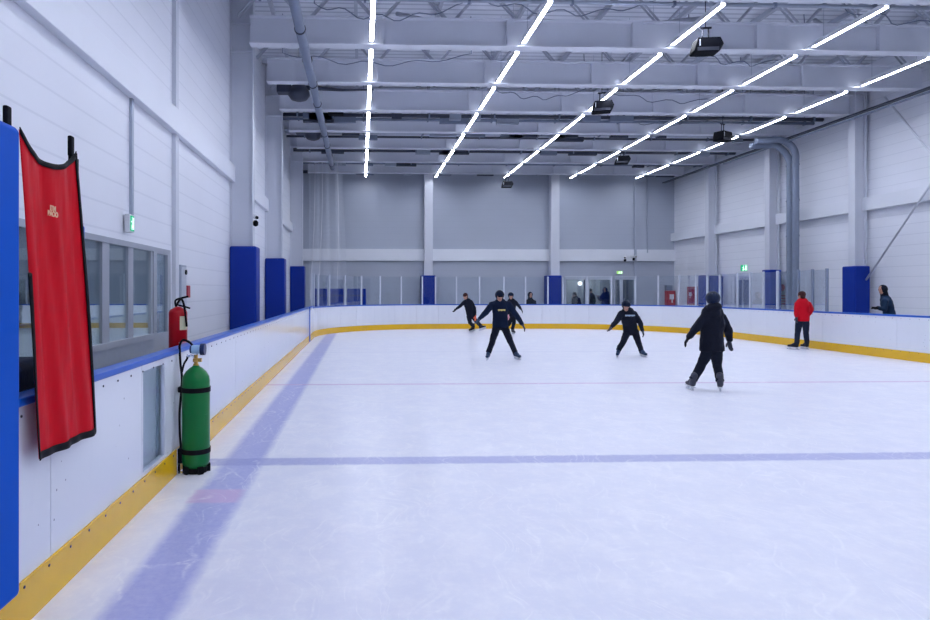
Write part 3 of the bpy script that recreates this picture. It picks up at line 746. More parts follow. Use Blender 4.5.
# left corner: even spacing along the curve from its start
for i in range(1, len(gs)):
    if gs[i] <= gs[i - 1] + .25: gs[i] = gs[i - 1] + .6
NG = len(gs)
for i, s in enumerate(gs):
    c, nr = get(s); c = c + nr * .07
    t = Vector((-nr.y, nr.x, 0)); bm = bmesh.new()
    mt = Matrix.Translation((c.x, c.y, 0)) @ Matrix.Rotation(math.atan2(nr.y, nr.x) - pi / 2, 4, 'Z')
    box(bm, -.028, .028, -.03, .03, RZ1, GH, mt)
    o = obj('rink_stanchion', bm, 'alu' if i < NG - 3 else 'pipe')
    tag(o, 'slim upright holding the rink glass, %s' % ('%s from the left end' % ORD[i] if i < 16 else '%s from the right end' % ORD[NG - 1 - i]), 'post', 'uprights of the rink glass')
for i in range(NG - 1):
    q, n2 = seg(get, gs[i] + .03, gs[i + 1] - .03, 2)
    o = obj('rink_glass', B(prism_path, q, n2, .064, .076, RZ1 + .002, GH - .03), 'glass')
    tag(o, 'clear pane of rink glass on the boards, %s' % ('%s from the left end' % ORD[i] if i < 15 else '%s from the right end' % ORD[NG - 2 - i]), 'glass panel', 'rink glass panes')

# ------------------------------------------------------------------ things behind the far boards
pts = [(315, 334), (336, 345), (347, 366)]
for i, (a, b, l) in enumerate(((313, 327, 'left'), (329, 345.5, 'middle'), (347, 366, 'right'))):
    pa = at(a, 288, 30.4); pb = at(b, 288, 30.4)
    o = thing('crash_mat', 'blue crash mat standing behind the far left glass, %s of three' % l, 'mat', ((pa.x + pb.x) / 2, 30.5, -.06))
    obj('mat_body', B(box, pa.x, pb.x, 30.4, 30.7, -.06, 1.82), 'blue_pad', o, bevel=.04)
    obj('mat_strap', B(box, pa.x + .05, pb.x - .05, 30.385, 30.4, 1.45, 1.5), 'navy', o)
# net hanging in the far left corner
def net(label, pxl, topy, botz, w0, w1, Y, name='safety_net'):
    bm = bmesh.new(); uv = bm.loops.layers.uv.new('UVMap'); nx, nz = 24, 30; zt = ZC - .01; g = []
    for j in range(nz + 1):
        v = j / nz; z = zt + (botz - zt) * v; row = []
        for i in range(nx + 1):
            u = i / nx; x0 = w0[0] + (w1[0] - w0[0]) * v; x1 = w0[1] + (w1[1] - w0[1]) * v
            row.append(bm.verts.new((x0 + (x1 - x0) * u, Y + .12 * sin(u * 22 + v * 2) + .05 * sin(u * 47), z)))
        g.append(row)
    for j in range(nz):
        for i in range(nx):
            f = bm.faces.new((g[j][i], g[j][i + 1], g[j + 1][i + 1], g[j + 1][i]))
            for lp, (a, b) in zip(f.loops, ((i, j), (i + 1, j), (i + 1, j + 1), (i, j + 1))): lp[uv].uv = (a / nx, b / nz)
    o = tag(obj(name, bm, 'net', smooth=True), label, 'net'); return o
xa = at(309, 200, 33).x; net('white safety net hanging in the far left corner', 0, 0, 1.4, (xa, at(341, 200, 33).x), (xa, at(348, 300, 33).x), 33.0)
for i, (px, pz) in enumerate(((315, 310), (322, 318), (336, 337))):
    a = at(px, 172, 32.6); a.z = ZC; b = at(pz, 300, 32.6)
    tag(obj('net_rope', B(tube, smooth_curve([a, a.lerp(b, .5) + Vector((.1, 0, 0)), b], 6), .018, 6), 'white'), 'white rope hanging by the corner net, %s of three' % ORD[i], 'rope')

# fire cabinets near right corner and red and white notices
def cabinet(label, X, y0, y1, z0, z1, dp=.25):
    o = thing('fire_cabinet', label, 'cabinet', (X, (y0 + y1) / 2, z0))
    obj('cabinet_body', B(box, X - dp, X - .002, y0, y1, z0, z1), 'redcab', o, bevel=.01)
    obj('cabinet_door', B(box, X - dp - .02, X - dp, y0 + .04, y1 - .04, z0 + .04, z1 - .04), 'redcab', o)
    m = (y0 + y1) / 2; zc = (z0 + z1) / 2
    bm = bmesh.new(); box(bm, X - dp - .025, X - dp - .02, m - .18, m + .1, zc - .02, zc + .2); box(bm, X - dp - .025, X - dp - .02, m - .05, m + .02, zc - .15, zc - .05)
    obj('white_pictogram', bm, 'white', o)
    obj('door_handle', B(box, X - dp - .04, X - dp - .02, y1 - .14, y1 - .1, zc - .06, zc + .06), 'chrome', o)
# one stands on the far wall, the other on the right wall
p1, p2 = at(667, 290, YF - .3), at(675.5, 290, YF - .3)
o = thing('fire_cabinet', 'red fire hose cabinet with a white pictogram on the far wall by the corner', 'cabinet', (p1.x, YF - .15, .3))
obj('cabinet_body', B(box, p1.x, p2.x, YF - .3, YF - .002, .3, 1.72), 'redcab', o, bevel=.01)
xm = (p1.x + p2.x) / 2; bm = bmesh.new(); box(bm, xm - .1, xm + .16, YF - .31, YF - .3, 1.2, 1.5); box(bm, xm + .02, xm + .08, YF - .31, YF - .3, 1.0, 1.2); obj('white_pictogram', bm, 'white', o)
obj('cabinet_top_box', B(box, p1.x, p1.x + .36, YF - .25, YF, 1.74, 2.05), 'pipe', o, label=None) if False else obj('top_box', B(box, p1.x, p1.x + .36, YF - .25, YF - .002, 1.73, 2.04), 'pipe', o)
y1 = atX(687, 290, XR - .25).y; y0 = atX(693.5, 290, XR - .25).y
cabinet('red fire cabinet on the right wall near the far corner', XR, y0, y1, .9, 1.95)
ya = atX(783, 290, XR).y
o = thing('wall_notice', 'red and white notice board on the right wall beside the padded column', 'notice', (XR, ya, 1.2))
obj('notice_board', B(box, XR - .03, XR, ya - .28, ya + .3, .7, 2.1), 'white', o); obj('round_emblem', B(lathe, [(.16, -.045), (.16, -.03)], 20, (XR, ya, 1.85), 'X'), 'redcab', o)
bm = bmesh.new()
for k in range(4): box(bm, XR - .035, XR - .03, ya - .2, ya + .22, 1.1 + k * .12, 1.15 + k * .12)
obj('red_text_rows', bm, 'redcab', o)
# lamp in the far room and an added fill light
pl = at(580, 283, YF + 1.5); tag(obj('room_lamp', B(lathe, [(.03, 2.0), (.1, 2.03), (.14, 2.1), (.14, 2.16), (.1, 2.23), (.03, 2.26)], 18, (pl.x, YF + 1.5, pl.z - 2.16)), 'lamp'), 'round white lamp seen through the left far window', 'lamp')
lw = bpy.data.lights.new('far_room_fill', 'POINT'); lw.energy = 55; lw.shadow_soft_size = .2; lo = bpy.data.objects.new('far_room_fill', lw); lo.location = (14.5, YF + 1.8, 2.6); C.objects.link(lo)  # unseen point light added to lift the far room interior

# ------------------------------------------------------------------ left wall furniture
ya, yb = atX(176, 280, XL).y + .12, atX(183.5, 280, XL).y; zc_ = atX(180, 265, XL).z
o = thing('wall_cabinet', 'tall pale grey electrical panel on the left wall behind the fire extinguisher', 'cabinet', (XL, (ya + yb) / 2, 1.2))
obj('cabinet_body', B(box, XL, XL + .06, ya, yb, 1.0, zc_), 'galv', o, bevel=.006); obj('lock', B(tube, [(XL + .06, ya + .3, zc_ - .14), (XL + .09, ya + .3, zc_ - .14)], .05, 12), 'dark', o)
obj('door_panel', B(box, XL + .06, XL + .068, ya + .04, yb - .04, 1.04, zc_ - .04), 'alu', o)
q1, q2 = atX(185.3, 285.5, XL), atX(188, 297.5, XL)
tag(obj('call_point', B(box, XL, XL + .05, q1.y, q2.y, q2.z, q1.z), 'redcab', bevel=.008), 'small red call point on the left wall beside the electrical panel', 'alarm')
# fire extinguisher on its stand behind the boards
e = atX(178, 340, -2.15); EX, EY = -2.15, e.y
o = thing('fire_extinguisher', 'large red fire extinguisher standing behind the left boards', 'fire extinguisher', (EX, EY, -.06))
zt = EYE + (PY - 309) / F * EY; r_ = .105
zb = zt - .62
obj('cylinder', B(lathe, [(.02, zb), (r_, zb + .02), (r_, zt - .04), (r_ * .86, zt - .005), (.05, zt + .015), (.03, zt + .03)], 28, (EX, EY, 0)), 'red', o, smooth=True)
obj('stand', B(box, EX - .08, EX + .08, EY - .08, EY + .08, -.06, zb), 'redcab', o)
obj('lever_handle', B(tube, smooth_curve([(EX - .02, EY, zt + .02), (EX - .03, EY, zt + .10), (EX + .04, EY, zt + .13), (EX + .12, EY, zt + .15)], 5), .012, 8), 'dark', o)
obj('lower_lever', B(tube, [(EX, EY, zt + .05), (EX + .08, EY, zt + .03), (EX + .14, EY, zt + .01)], .010, 8), 'dark', o)
obj('hose', B(tube, smooth_curve([(EX - .02, EY, zt + .04), (EX + .05, EY - .06, zt + .12), (EX + .10, EY - .1, zt + .04), (EX + .115, EY - .05, zt - .2)], 6), .013, 8), 'rubber', o, smooth=True)
def curved_label(name, z0, z1, a0, a1, rr, c, m, par):
    bm = bmesh.new(); n = 8; rows = []
    for k in range(n + 1):
        a = a0 + (a1 - a0) * k / n; rows.append([bm.verts.new((c[0] + rr * cos(a), c[1] + rr * sin(a), z)) for z in (z0, z1)] + [bm.verts.new((c[0] + (rr - .003) * cos(a), c[1] + (rr - .003) * sin(a), z)) for z in (z1, z0)])
    for a, b in zip(rows, rows[1:]):
        for i in range(4): bm.faces.new((a[i], b[i], b[(i + 1) % 4], a[(i + 1) % 4]))
    bm.faces.new(rows[0]); bm.faces.new(rows[-1][::-1]); return obj(name, bm, m, par, smooth=False)
curved_label('label', zt - .24, zt - .08, -1.1, -.1, r_ + .002, (EX, EY), 'cream', o)
curved_label('lower_label', zt - .48, zt - .38, -1.2, -.1, r_ + .002, (EX, EY), 'pink', o)

# near blue pad, banner, poles, second pad
pad('tall bright blue safety pad on the left boards nearest the camera', -1.72, -1.605, 1.35, 2.99, .262, 2.47, 'blue_near', .03)
y1 = atX(85.5, 300, -2.06).y
bpad = pad('narrow blue pad showing behind the right edge of the red banner', -2.20, -2.06, y1 - .42, y1, -.06, 2.19, 'blue_near', .02)
XB = -1.655
TL, TR = atX(17, 129, XB), atX(75.5, 153, XB); BL, BR = atX(37.5, 459, XB), atX(95, 432, XB)
o = thing('banner', 'long red cloth banner with black edging and small gold letters, hanging over the boards', 'banner', (XB, (TL.y + TR.y) / 2, BL.z))
def bpt(u, v, off=0):
    a = TL.lerp(BL, v); b = TR.lerp(BR, v); p = a.lerp(b, u)
    sag = .12 * max(0, 4 * u * (1 - u)) ** .85 * max(0, 1 - v) ** 2.4
    p.z -= sag
    narrow = .055 * sin(pi * min(1, v * 1.2)) ; p.y += narrow * (.5 - u) * .3
    fold = (.011 * sin(u * 13 + v * 2.5) + .006 * sin(u * 27 - v * 4 + 1)) * min(1, .4 + v) + .006 * (1 - v) * sin(u * pi * 3 + 1.2)
    p.x += fold + off; return p
def cloth_grid(u0, u1, v0, v1, nu, nv, off=0, th=.002):
    bm = bmesh.new(); g = [[bm.verts.new(bpt(u0 + (u1 - u0) * i / nu, v0 + (v1 - v0) * j / nv, off)) for i in range(nu + 1)] for j in range(nv + 1)]
    for j in range(nv):
        for i in range(nu): bm.faces.new((g[j][i], g[j][i + 1], g[j + 1][i + 1], g[j + 1][i]))
    bmesh.ops.recalc_face_normals(bm, faces=bm.faces[:]); bmesh.ops.solidify(bm, geom=bm.faces[:], thickness=th); return bm
obj('cloth', cloth_grid(0, 1, 0, 1, 56, 80), 'banner', o, smooth=True)
obj('top_edging', cloth_grid(.0, 1, -.006, .014, 50, 2, .004, .006), 'rubber', o, smooth=True)
obj('bottom_edging', cloth_grid(0, 1, .982, 1.006, 50, 2, .004, .006), 'rubber', o, smooth=True)
obj('right_edging', cloth_grid(.975, 1.012, 0, 1, 3, 60, .004, .006), 'rubber', o, smooth=True)
obj('left_edging', cloth_grid(-.015, .02, .42, 1, 3, 40, .004, .006), 'rubber', o, smooth=True)
def text_mesh(name, body, size, mtx, m, parent, ext=.001):
    cu = bpy.data.curves.new(name, 'FONT'); cu.body = body; cu.size = size; cu.extrude = ext; cu.align_x = 'CENTER'; cu.align_y = 'CENTER'; cu.space_line = .75; cu.offset = .0015
    t = bpy.data.objects.new(name, cu); C.objects.link(t); dg = bpy.context.evaluated_depsgraph_get()
    me = bpy.data.meshes.new_from_object(t.evaluated_get(dg)); bpy.data.objects.remove(t); me.transform(mtx)
    me.materials.clear(); me.materials.append(M[m]); ob = link(name, me, parent); me.transform(Matrix.Translation(-world_loc(parent))); return ob
pc = atX(53, 211.5, XB + .035)
text_mesh('gold_lettering', 'ITM\nBAOO', .038, Matrix.Translation(pc) @ Matrix.Rotation(pi / 2, 4, 'Z') @ Matrix.Rotation(pi / 2, 4, 'X'), 'gold', o)
for (px, py0, py1, l) in ((11.5, 106, 150, 'left'), (74.5, 136, 175, 'right')):
    a = atX(px, py0, XB - .012); Yp = a.y
    q = thing('banner_pole', 'thin black pole with a clip that holds the %s corner of the red banner' % l, 'pole', (XB - .03, Yp, RZ1))
    obj('pole', B(box, XB - .045, XB - .03, Yp - .008, Yp + .012, RZ1, a.z - .05), 'dark', q)
    obj('clip', B(box, XB - .045, XB - .02, Yp - .022, Yp + .022, a.z - .12, a.z), 'dark', q, bevel=.008)
    obj('strap', B(box, XB - .045, XB + .005, Yp - .005, Yp + .022, a.z - .22, a.z - .13), 'rubber', q, bevel=.005)
# black bag hanging behind the rail by the banner
o = thing('equipment_bag', 'dark bag behind the boards between blue pad and banner', 'bag', (-2.05, 3.45, -.06))
obj('bag_body', B(box, -2.25, -1.9, 2.7, 3.9, -.06, 1.3), 'navycloth', o, bevel=.06, seg=3); obj('bag_handle', B(tube, smooth_curve([(-2.05, 3.1, 1.28), (-2.05, 3.2, 1.42), (-2.05, 3.4, 1.42), (-2.05, 3.5, 1.28)], 5), .015, 6), 'rubber', o)

# ------------------------------------------------------------------ green gas cylinder
g = ground(196, 471.5); GX, GY = g.x + .0, g.y; gr = .128
GX = max(GX, RX0 + .018 + gr + .018)
o = thing('gas_cylinder', 'green gas cylinder with regulator strapped to the left boards', 'gas cylinder', (GX, GY, 0))
obj('tank', B(lathe, [(.05, .045), (gr * .75, .05), (gr * .96, .085), (gr, .12), (gr, .85), (gr * .95, .895), (gr * .72, .945), (gr * .42, .98), (.035, .99), (.03, 1.0)], 40, (GX, GY, 0)), 'green', o, smooth=True)
bm = bmesh.new()
lathe(bm, [(gr * .8, .0), (gr * .84, .05), (gr * .7, .052), (gr * .7, .0)], 24, (GX, GY, 0))
for k in range(5): a = k * 2 * pi / 5 + .3; box(bm, -.025, .025, -.02, .02, 0.001, .07, Matrix.Translation((GX + gr * .86 * cos(a), GY + gr * .86 * sin(a), 0)) @ Matrix.Rotation(a + pi / 2, 4, 'Z'))
obj('foot_ring', bm, 'rubber', o)
for z in (.185, .755):
    s_ = obj('strap', B(lathe, [(gr + .001, z), (gr + .007, z), (gr + .007, z + .045), (gr + .001, z + .045)], 40, (GX, GY, 0)), 'rubber', o)
    obj('strap_buckle', B(box, GX - gr - .03, GX - gr * .8, GY - .05, GY + .03, z - .005, z + .05), 'rubber', s_, bevel=.01)
    obj('strap_tail', B(box, RX0 + .018, GX - gr * .9, GY - .012, GY + .012, z + .005, z + .04), 'rubber', s_)
v = obj('valve', B(lathe, [(.026, .995), (.026, 1.015), (.019, 1.02), (.019, 1.03), (.029, 1.035), (.029, 1.065), (.018, 1.07), (.018, 1.10)], 16, (GX, GY, 0)), 'brass', o)
obj('outlet', B(tube, [(GX + .02, GY, 1.05), (GX + .055, GY, 1.05)], .018, 12), 'brass', v)
obj('side_fitting', B(tube, [(GX - .01, GY, 1.08), (GX - .05, GY, 1.09), (GX - .08, GY, 1.085)], .012, 10), 'chrome', v)
rg = obj('regulator', B(tube, [(GX - .035, GY, 1.15), (GX + .045, GY, 1.15)], .042, 20), 'gauge', o, smooth=False)
obj('regulator_knob', B(tube, [(GX + .045, GY, 1.15), (GX + .085, GY, 1.15)], .055, 20), 'navy', rg)
obj('regulator_cap', B(tube, [(GX - .052, GY, 1.15), (GX - .035, GY, 1.15)], .036, 20), 'navy', rg)
obj('stem', B(tube, [(GX, GY, 1.09), (GX, GY, 1.12)], .016, 10), 'chrome', rg)
def hpt(px, py, d=0.0): q = at(px, py, GY + d); q.x = max(q.x, RX0 + .022); return q
obj('hose', B(tube, smooth_curve([(GX - .03, GY, 1.185), hpt(189, 342), hpt(183, 340), hpt(177, 345, -.02), hpt(175.5, 352, -.02), hpt(180, 364), hpt(182, 380), hpt(179.5, 410, -.02), hpt(179, 430, -.02), hpt(181, 448, -.03), hpt(184, 458, -.05)], 6), .011, 8), 'rubber', o, smooth=True)
obj('hose_branch', B(tube, smooth_curve([(GX - .08, GY, 1.085), hpt(187, 359), hpt(184, 364), hpt(182, 372)], 6), .010, 8), 'rubber', o, smooth=True)
curved_label('side_label', .42, .55, -.6, -.3, gr + .001, (GX, GY), 'green', o)
obj('nozzle', B(tube, [hpt(181.5, 452, -.04), hpt(181, 463, -.04)], .02, 8), 'rubber', o)
# small silver bracket at the foot
q = hpt(180, 470, 0); o = thing('floor_bracket', 'small silver bracket between the gas cylinder and the yellow kickplate', 'bracket', (RX0 + .05, GY - .05, 0))
obj('bracket_plate', B(box, RX0 + .018, RX0 + .03, GY - .12, GY - .03, .0, .24), 'chrome', o, bevel=.003); obj('bracket_foot', B(box, RX0 + .03, RX0 + .085, GY - .12, GY - .03, .0, .015), 'chrome', o)

# ------------------------------------------------------------------ people
def capsule(bm, p1, r1, p2, r2, side=None, flat=1.0, n=14, flatend=False):
    p1, p2 = Vector(p1), Vector(p2); d = (p2 - p1); L = d.length; d = d / max(L, 1e-6)
    if side is None: s, _ = frame_of(d)
    else:
        s = Vector(side); s = (s - d * s.dot(d)).normalized()
    t = d.cross(s); rings = []
    st = []
    if flatend: st = [(p1, r1), (p2, r2)]
    else:
        for a in (80, 55, 30): st.append((p1 - d * r1 * sin(R(a)), r1 * cos(R(a))))
        st += [(p1, r1), (p2, r2)]
        for a in (30, 55, 80): st.append((p2 + d * r2 * sin(R(a)), r2 * cos(R(a))))
    for c, r in st: rings.append([bm.verts.new(c + s * cos(2 * pi * k / n) * r + t * sin(2 * pi * k / n) * r * flat) for k in range(n)])
    for a, b in zip(rings, rings[1:]):
        for k in range(n): bm.faces.new((a[k], a[(k + 1) % n], b[(k + 1) % n], b[k]))
    bm.faces.new(rings[0][::-1]); bm.faces.new(rings[-1])
def ellipsoid(bm, c, rx, ry, rz, fr):
    """fr = (side, forward, up)"""
    r = bmesh.ops.create_uvsphere(bm, u_segments=18, v_segments=12, radius=1)
    for v in r['verts']: q = v.co.copy(); v.co = Vector(c) + fr[0] * q.x * rx + fr[1] * q.y * ry + fr[2] * q.z * rz
clouds = bpy.data.textures.new('folds', 'CLOUDS'); clouds.noise_scale = .11
def remesh(bm, voxel, sm=3, disp=0, dec=1.0):
    bmesh.ops.recalc_face_normals(bm, faces=bm.faces[:])
    me = bpy.data.meshes.new('tmp'); bm.to_mesh(me); bm.free(); o = bpy.data.objects.new('tmp', me); C.objects.link(o)
    m = o.modifiers.new('r', 'REMESH'); m.mode = 'VOXEL'; m.voxel_size = voxel; m.use_smooth_shade = True
    s = o.modifiers.new('s', 'SMOOTH'); s.iterations = sm; s.factor = .5
    if disp:
        d = o.modifiers.new('d', 'DISPLACE'); d.texture = clouds; d.strength = disp; d.mid_level = .5; d.texture_coords = 'LOCAL'
    if dec < 1: q = o.modifiers.new('q', 'DECIMATE'); q.ratio = dec
    out = bpy.data.meshes.new_from_object(o.evaluated_get(bpy.context.evaluated_depsgraph_get()))
    bpy.data.objects.remove(o); bpy.data.meshes.remove(me)
    out.polygons.foreach_set('use_smooth', [True] * len(out.polygons)); return out
def part(name, me, m, parent):
    me.materials.clear(); me.materials.append(M[m]); o = link(name, me, parent); me.transform(Matrix.Translation(-world_loc(parent))); me.name = name; return o
def hand_shapes(bm, wr, dr, side, s, g=0.0, curl=.35):
    """palm, four fingers and thumb; dr along the hand, side towards the thumb"""
    dr = dr.normalized(); side = (side - dr * side.dot(dr)).normalized(); nm = dr.cross(side)
    kn = wr + dr * .085 * s
    capsule(bm, wr + dr * .02 * s, (.033 + g) * s, kn, (.040 + g) * s, side, .5)
    for i, (o_, l1) in enumerate(((.030, .072), (.010, .082), (-.010, .076), (-.029, .06))):
        b = kn + side * o_ * s; r = (.0095 + g * .7) * s
        m = b + (dr + nm * curl * .5).normalized() * l1 * .55 * s; e = m + (dr + nm * curl * 1.6).normalized() * l1 * .5 * s
        capsule(bm, b - dr * .03 * s, r * 1.1, m, r, None, 1, 8); capsule(bm, m, r, e, r * .85, None, 1, 8)
    b = wr + dr * .03 * s + side * .028 * s; m = b + (dr * .6 + side).normalized() * .045 * s; e = m + (dr + side * .4).normalized() * .035 * s
    capsule(bm, b, (.014 + g) * s, m, (.012 + g * .7) * s, None, 1, 8); capsule(bm, m, (.012 + g * .7) * s, e, (.010 + g * .7) * s, None, 1, 8)

def skate(parent, foot, fwd, up, s, bootm, contact=True):
    f = Vector(fwd).normalized(); u = Vector(up).normalized(); f = (f - u * f.dot(u)).normalized(); sd = f.cross(u)
    def P(a, b, c): return foot + sd * a * s + f * b * s + u * c * s
    bm = bmesh.new()
    capsule(bm, P(0, -.07, .115), .046 * s, P(0, .13, .105), .044 * s, sd, .85); capsule(bm, P(0, -.055, .12), .05 * s, P(0, -.07, .27), .058 * s, sd, 1.1)
    capsule(bm, P(0, -.04, .20), .05 * s, P(0, .07, .12), .045 * s, sd, .8)
    ob = part('skate', remesh(bm, .011 * s, 2), bootm, parent)
    bm = bmesh.new(); mt = Matrix.Identity(4)
    for i in range(3): mt[i][0], mt[i][1], mt[i][2], mt[i][3] = sd[i], f[i], u[i], foot[i]
    box(bm, -.035 * s, .035 * s, -.12 * s, .165 * s, .062 * s, .075 * s, mt); box(bm, -.012 * s, .012 * s, -.10 * s, -.04 * s, .02 * s, .065 * s, mt); box(bm, -.012 * s, .012 * s, .06 * s, .13 * s, .02 * s, .065 * s, mt)
    box(bm, -.010 * s, .010 * s, -.12 * s, .16 * s, .022 * s, .036 * s, mt); obj('blade_holder', bm, 'holder', ob)
    bm = bmesh.new(); box(bm, -.003, .003, -.14 * s, .175 * s, .001, .026 * s, mt); obj('blade', bm, 'chrome', ob)

def person(label, Y, J, face, s=1.0, top='navycloth', legs='blackcloth', head='helmet', glove=None, boots='boot', hem=None,
           feet=None, pitch=0, hood=False, hair='hair', helm='navy', print_=None, puffy=1.0, shades=False, floor=-.06):
    """J: image points (px,py,dy) for the joints at depth Y; face = yaw the figure faces (0 = away from camera, pi = towards it)"""
    fw = Vector((sin(face), cos(face), 0)); rt = Vector((cos(face), -sin(face), 0)); up = Vector((0, 0, 1))
    j = {k: at(v[0], v[1], Y + (v[2] if len(v) > 2 else 0)) for k, v in J.items()}
    if feet: root = (feet[0][0] + feet[1][0]) / 2
    else: root = Vector((j['pel'].x, j['pel'].y, floor))
    o = thing('person', label, 'person', root)
    hsz = HS * s
    hc = j['head']; neck = j['neck']; pel = j['pel']; shl, shr = j['sl'], j['sr']; sp = (shr - shl); side = sp.normalized()
    hf = (fw * cos(pitch) - up * sin(pitch)).normalized(); hu = (up * cos(pitch) + fw * sin(pitch)).normalized(); hs = hf.cross(hu); fr = (hs, hf, hu)
    chest = neck.lerp(pel, .28); waist = neck.lerp(pel, .68)
    # ---- legs
    if feet:
        ft = []
        for (g_, fd, up_), hip, kn in zip(feet, (j['hl'], j['hr']), (j['kl'], j['kr'])):
            sh = (kn - g_).normalized(); uu = (up * .6 + sh * .4).normalized() if up_ is None else up_
            ft.append((g_, fd, uu, hip, kn, g_ + uu * .20 * s - Vector(fd).normalized() * .055 * s))
    else:
        ft = []
        for sx, hip in ((-1, j['hl']), (1, j['hr'])):
            kn = Vector((hip.x, hip.y + .02, floor + .48)); g_ = Vector((hip.x, hip.y, floor)); ft.append((g_, fw, up, hip, kn, g_ + up * .1))
    # ---- body: one continuous surface
    bm = bmesh.new()
    ellipsoid(bm, hc + hu * .02 * hsz, .074 * hsz, .094 * hsz, .105 * hsz, fr); ellipsoid(bm, hc + hf * .022 * hsz - hu * .06 * hsz, .052 * hsz, .066 * hsz, .058 * hsz, fr)
    capsule(bm, hc + hf * .088 * hsz + hu * .01 * hsz, .011 * hsz, hc + hf * .103 * hsz - hu * .022 * hsz, .015 * hsz, None, 1, 8)
    for sg in (-1, 1): ellipsoid(bm, hc + hs * sg * .076 * hsz - hu * .005 * hsz - hf * .01 * hsz, .012 * hsz, .02 * hsz, .032 * hsz, fr)
    capsule(bm, hc - hu * .05 * s - hf * .01 * s, .052 * s, neck - up * .02 * s, .058 * s)
    capsule(bm, neck.lerp(chest, .3), .13 * s, chest, .155 * s, side, .62); capsule(bm, chest, .155 * s, waist, .13 * s, side, .68); capsule(bm, waist, .13 * s, pel, .15 * s, side, .72)
    hands = []
    for sh, el, wr, tb in ((shl, j['el'], j['wl'], 1), (shr, j['er'], j['wr'], -1)):
        capsule(bm, neck.lerp(sh, .5), .06 * s, sh, .055 * s); capsule(bm, sh, .052 * s, el, .04 * s); capsule(bm, el, .042 * s, wr, .027 * s)
        dr = (wr - el).normalized(); dr = (dr + Vector((0, 0, -.25))).normalized(); hands.append((wr, dr, side * tb * .3 + fw)); hand_shapes(bm, wr, dr, side * tb * .3 + fw, s)
    for g_, fd, uu, hip, kn, an in ft:
        capsule(bm, hip, .085 * s, kn, .056 * s); capsule(bm, kn, .058 * s, an, .04 * s); capsule(bm, an, .035 * s, an + Vector(fd).normalized() * .1 * s - uu * .06 * s, .03 * s)
    body = part('body', remesh(bm, .0085 * s, 2, 0, .5), 'skin', o)
    bm = bmesh.new()
    for sg in (-1, 1): ellipsoid(bm, hc + hs * sg * .03 * s + hf * .088 * s + hu * .022 * s, .013 * s, .01 * s, .007 * s, fr)
    obj('eyes', bm, 'dark', body, smooth=True)
    bm = bmesh.new(); ellipsoid(bm, hc + hf * .084 * s - hu * .058 * s, .024 * s, .010 * s, .006 * s, fr); obj('mouth', bm, 'skin_mouth', body, smooth=True)
    if shades: bm = bmesh.new(); ellipsoid(bm, hc + hf * .085 * s + hu * .02 * s, .07 * s, .024 * s, .022 * s, fr); obj('sunglasses', bm, 'dark', o, smooth=True)
    # ---- trousers
    bm = bmesh.new(); capsule(bm, waist, .14 * s, pel, .158 * s, side, .75)
    for g_, fd, uu, hip, kn, an in ft:
        end = kn.lerp(an, .92)
        capsule(bm, hip, .102 * s, kn, .076 * s); capsule(bm, kn, .076 * s, end, .066 * s); capsule(bm, pel, .13 * s, hip, .105 * s)
        capsule(bm, end, .066 * s, kn.lerp(an, 1.06), .072 * s, None, 1, 14, True)
    part('trousers', remesh(bm, .012 * s, 2, .022 * s, .6), legs, o)
    # ---- jacket
    hemz = j.get('hem', pel - up * .05)
    k = puffy; bm = bmesh.new()
    capsule(bm, neck.lerp(chest, .12), .085 * s * k, neck.lerp(chest, .5), .165 * s * k, side, .7)
    capsule(bm, neck.lerp(chest, .5), .170 * s * k, chest, .180 * s * k, side, .72); capsule(bm, chest, .182 * s * k, waist, .165 * s * k, side, .76)
    capsule(bm, waist, .165 * s * k, hemz, .178 * s * k, side, .8, 18, True)
    for sh, el, wr in ((shl, j['el'], j['wl']), (shr, j['er'], j['wr'])):
        capsule(bm, neck.lerp(chest, .3), .11 * s * k, sh - up * .015 * s, .075 * s * k); capsule(bm, sh - up * .01 * s, .076 * s * k, el, .062 * s * k); capsule(bm, el, .062 * s * k, el.lerp(wr, .9), .046 * s * k); capsule(bm, el.lerp(wr, .85), .047 * s * k, wr, .043 * s * k, None, 1, 12, True)
    if hood: 
        ellipsoid(bm, neck - fw * .08 * s + up * .055 * s, .13 * s, .095 * s, .085 * s, (side, fw, up)); ellipsoid(bm, neck - fw * .11 * s - up * .05 * s, .10 * s, .06 * s, .09 * s, (side, fw, up))
    capsule(bm, neck - up * .03 * s, .078 * s, neck + up * .03 * s, .068 * s)
    jk = part('jacket', remesh(bm, .0115 * s, 2, .03 * s, .6), top, o)
    if print_:
        c = neck.lerp(pel, print_[2]) + fw * .150 * s * k; bm = bmesh.new(); mt = Matrix.Translation(c)
        for q in range(print_[1]):
            xx = (q - (print_[1] - 1) / 2) * print_[3]; box(bm, xx - print_[3] * .38, xx + print_[3] * .38, -.035, .02, -.022 + .008 * (q % 2), .018, mt)
        obj('chest_print', bm, print_[0], jk)
    # ---- gloves
    if glove:
        for (wr, dr, sd), nm in zip(hands, 'lr'):
            bm = bmesh.new(); hand_shapes(bm, wr, dr, sd, s * 1.06, .005, .4); capsule(bm, wr - dr * .04 * s, .04 * s, wr + dr * .02 * s, .035 * s)
            part('glove', remesh(bm, .0095 * s, 1, 0, .6), glove if isinstance(glove, str) else glove[0 if nm == 'l' else 1], o)
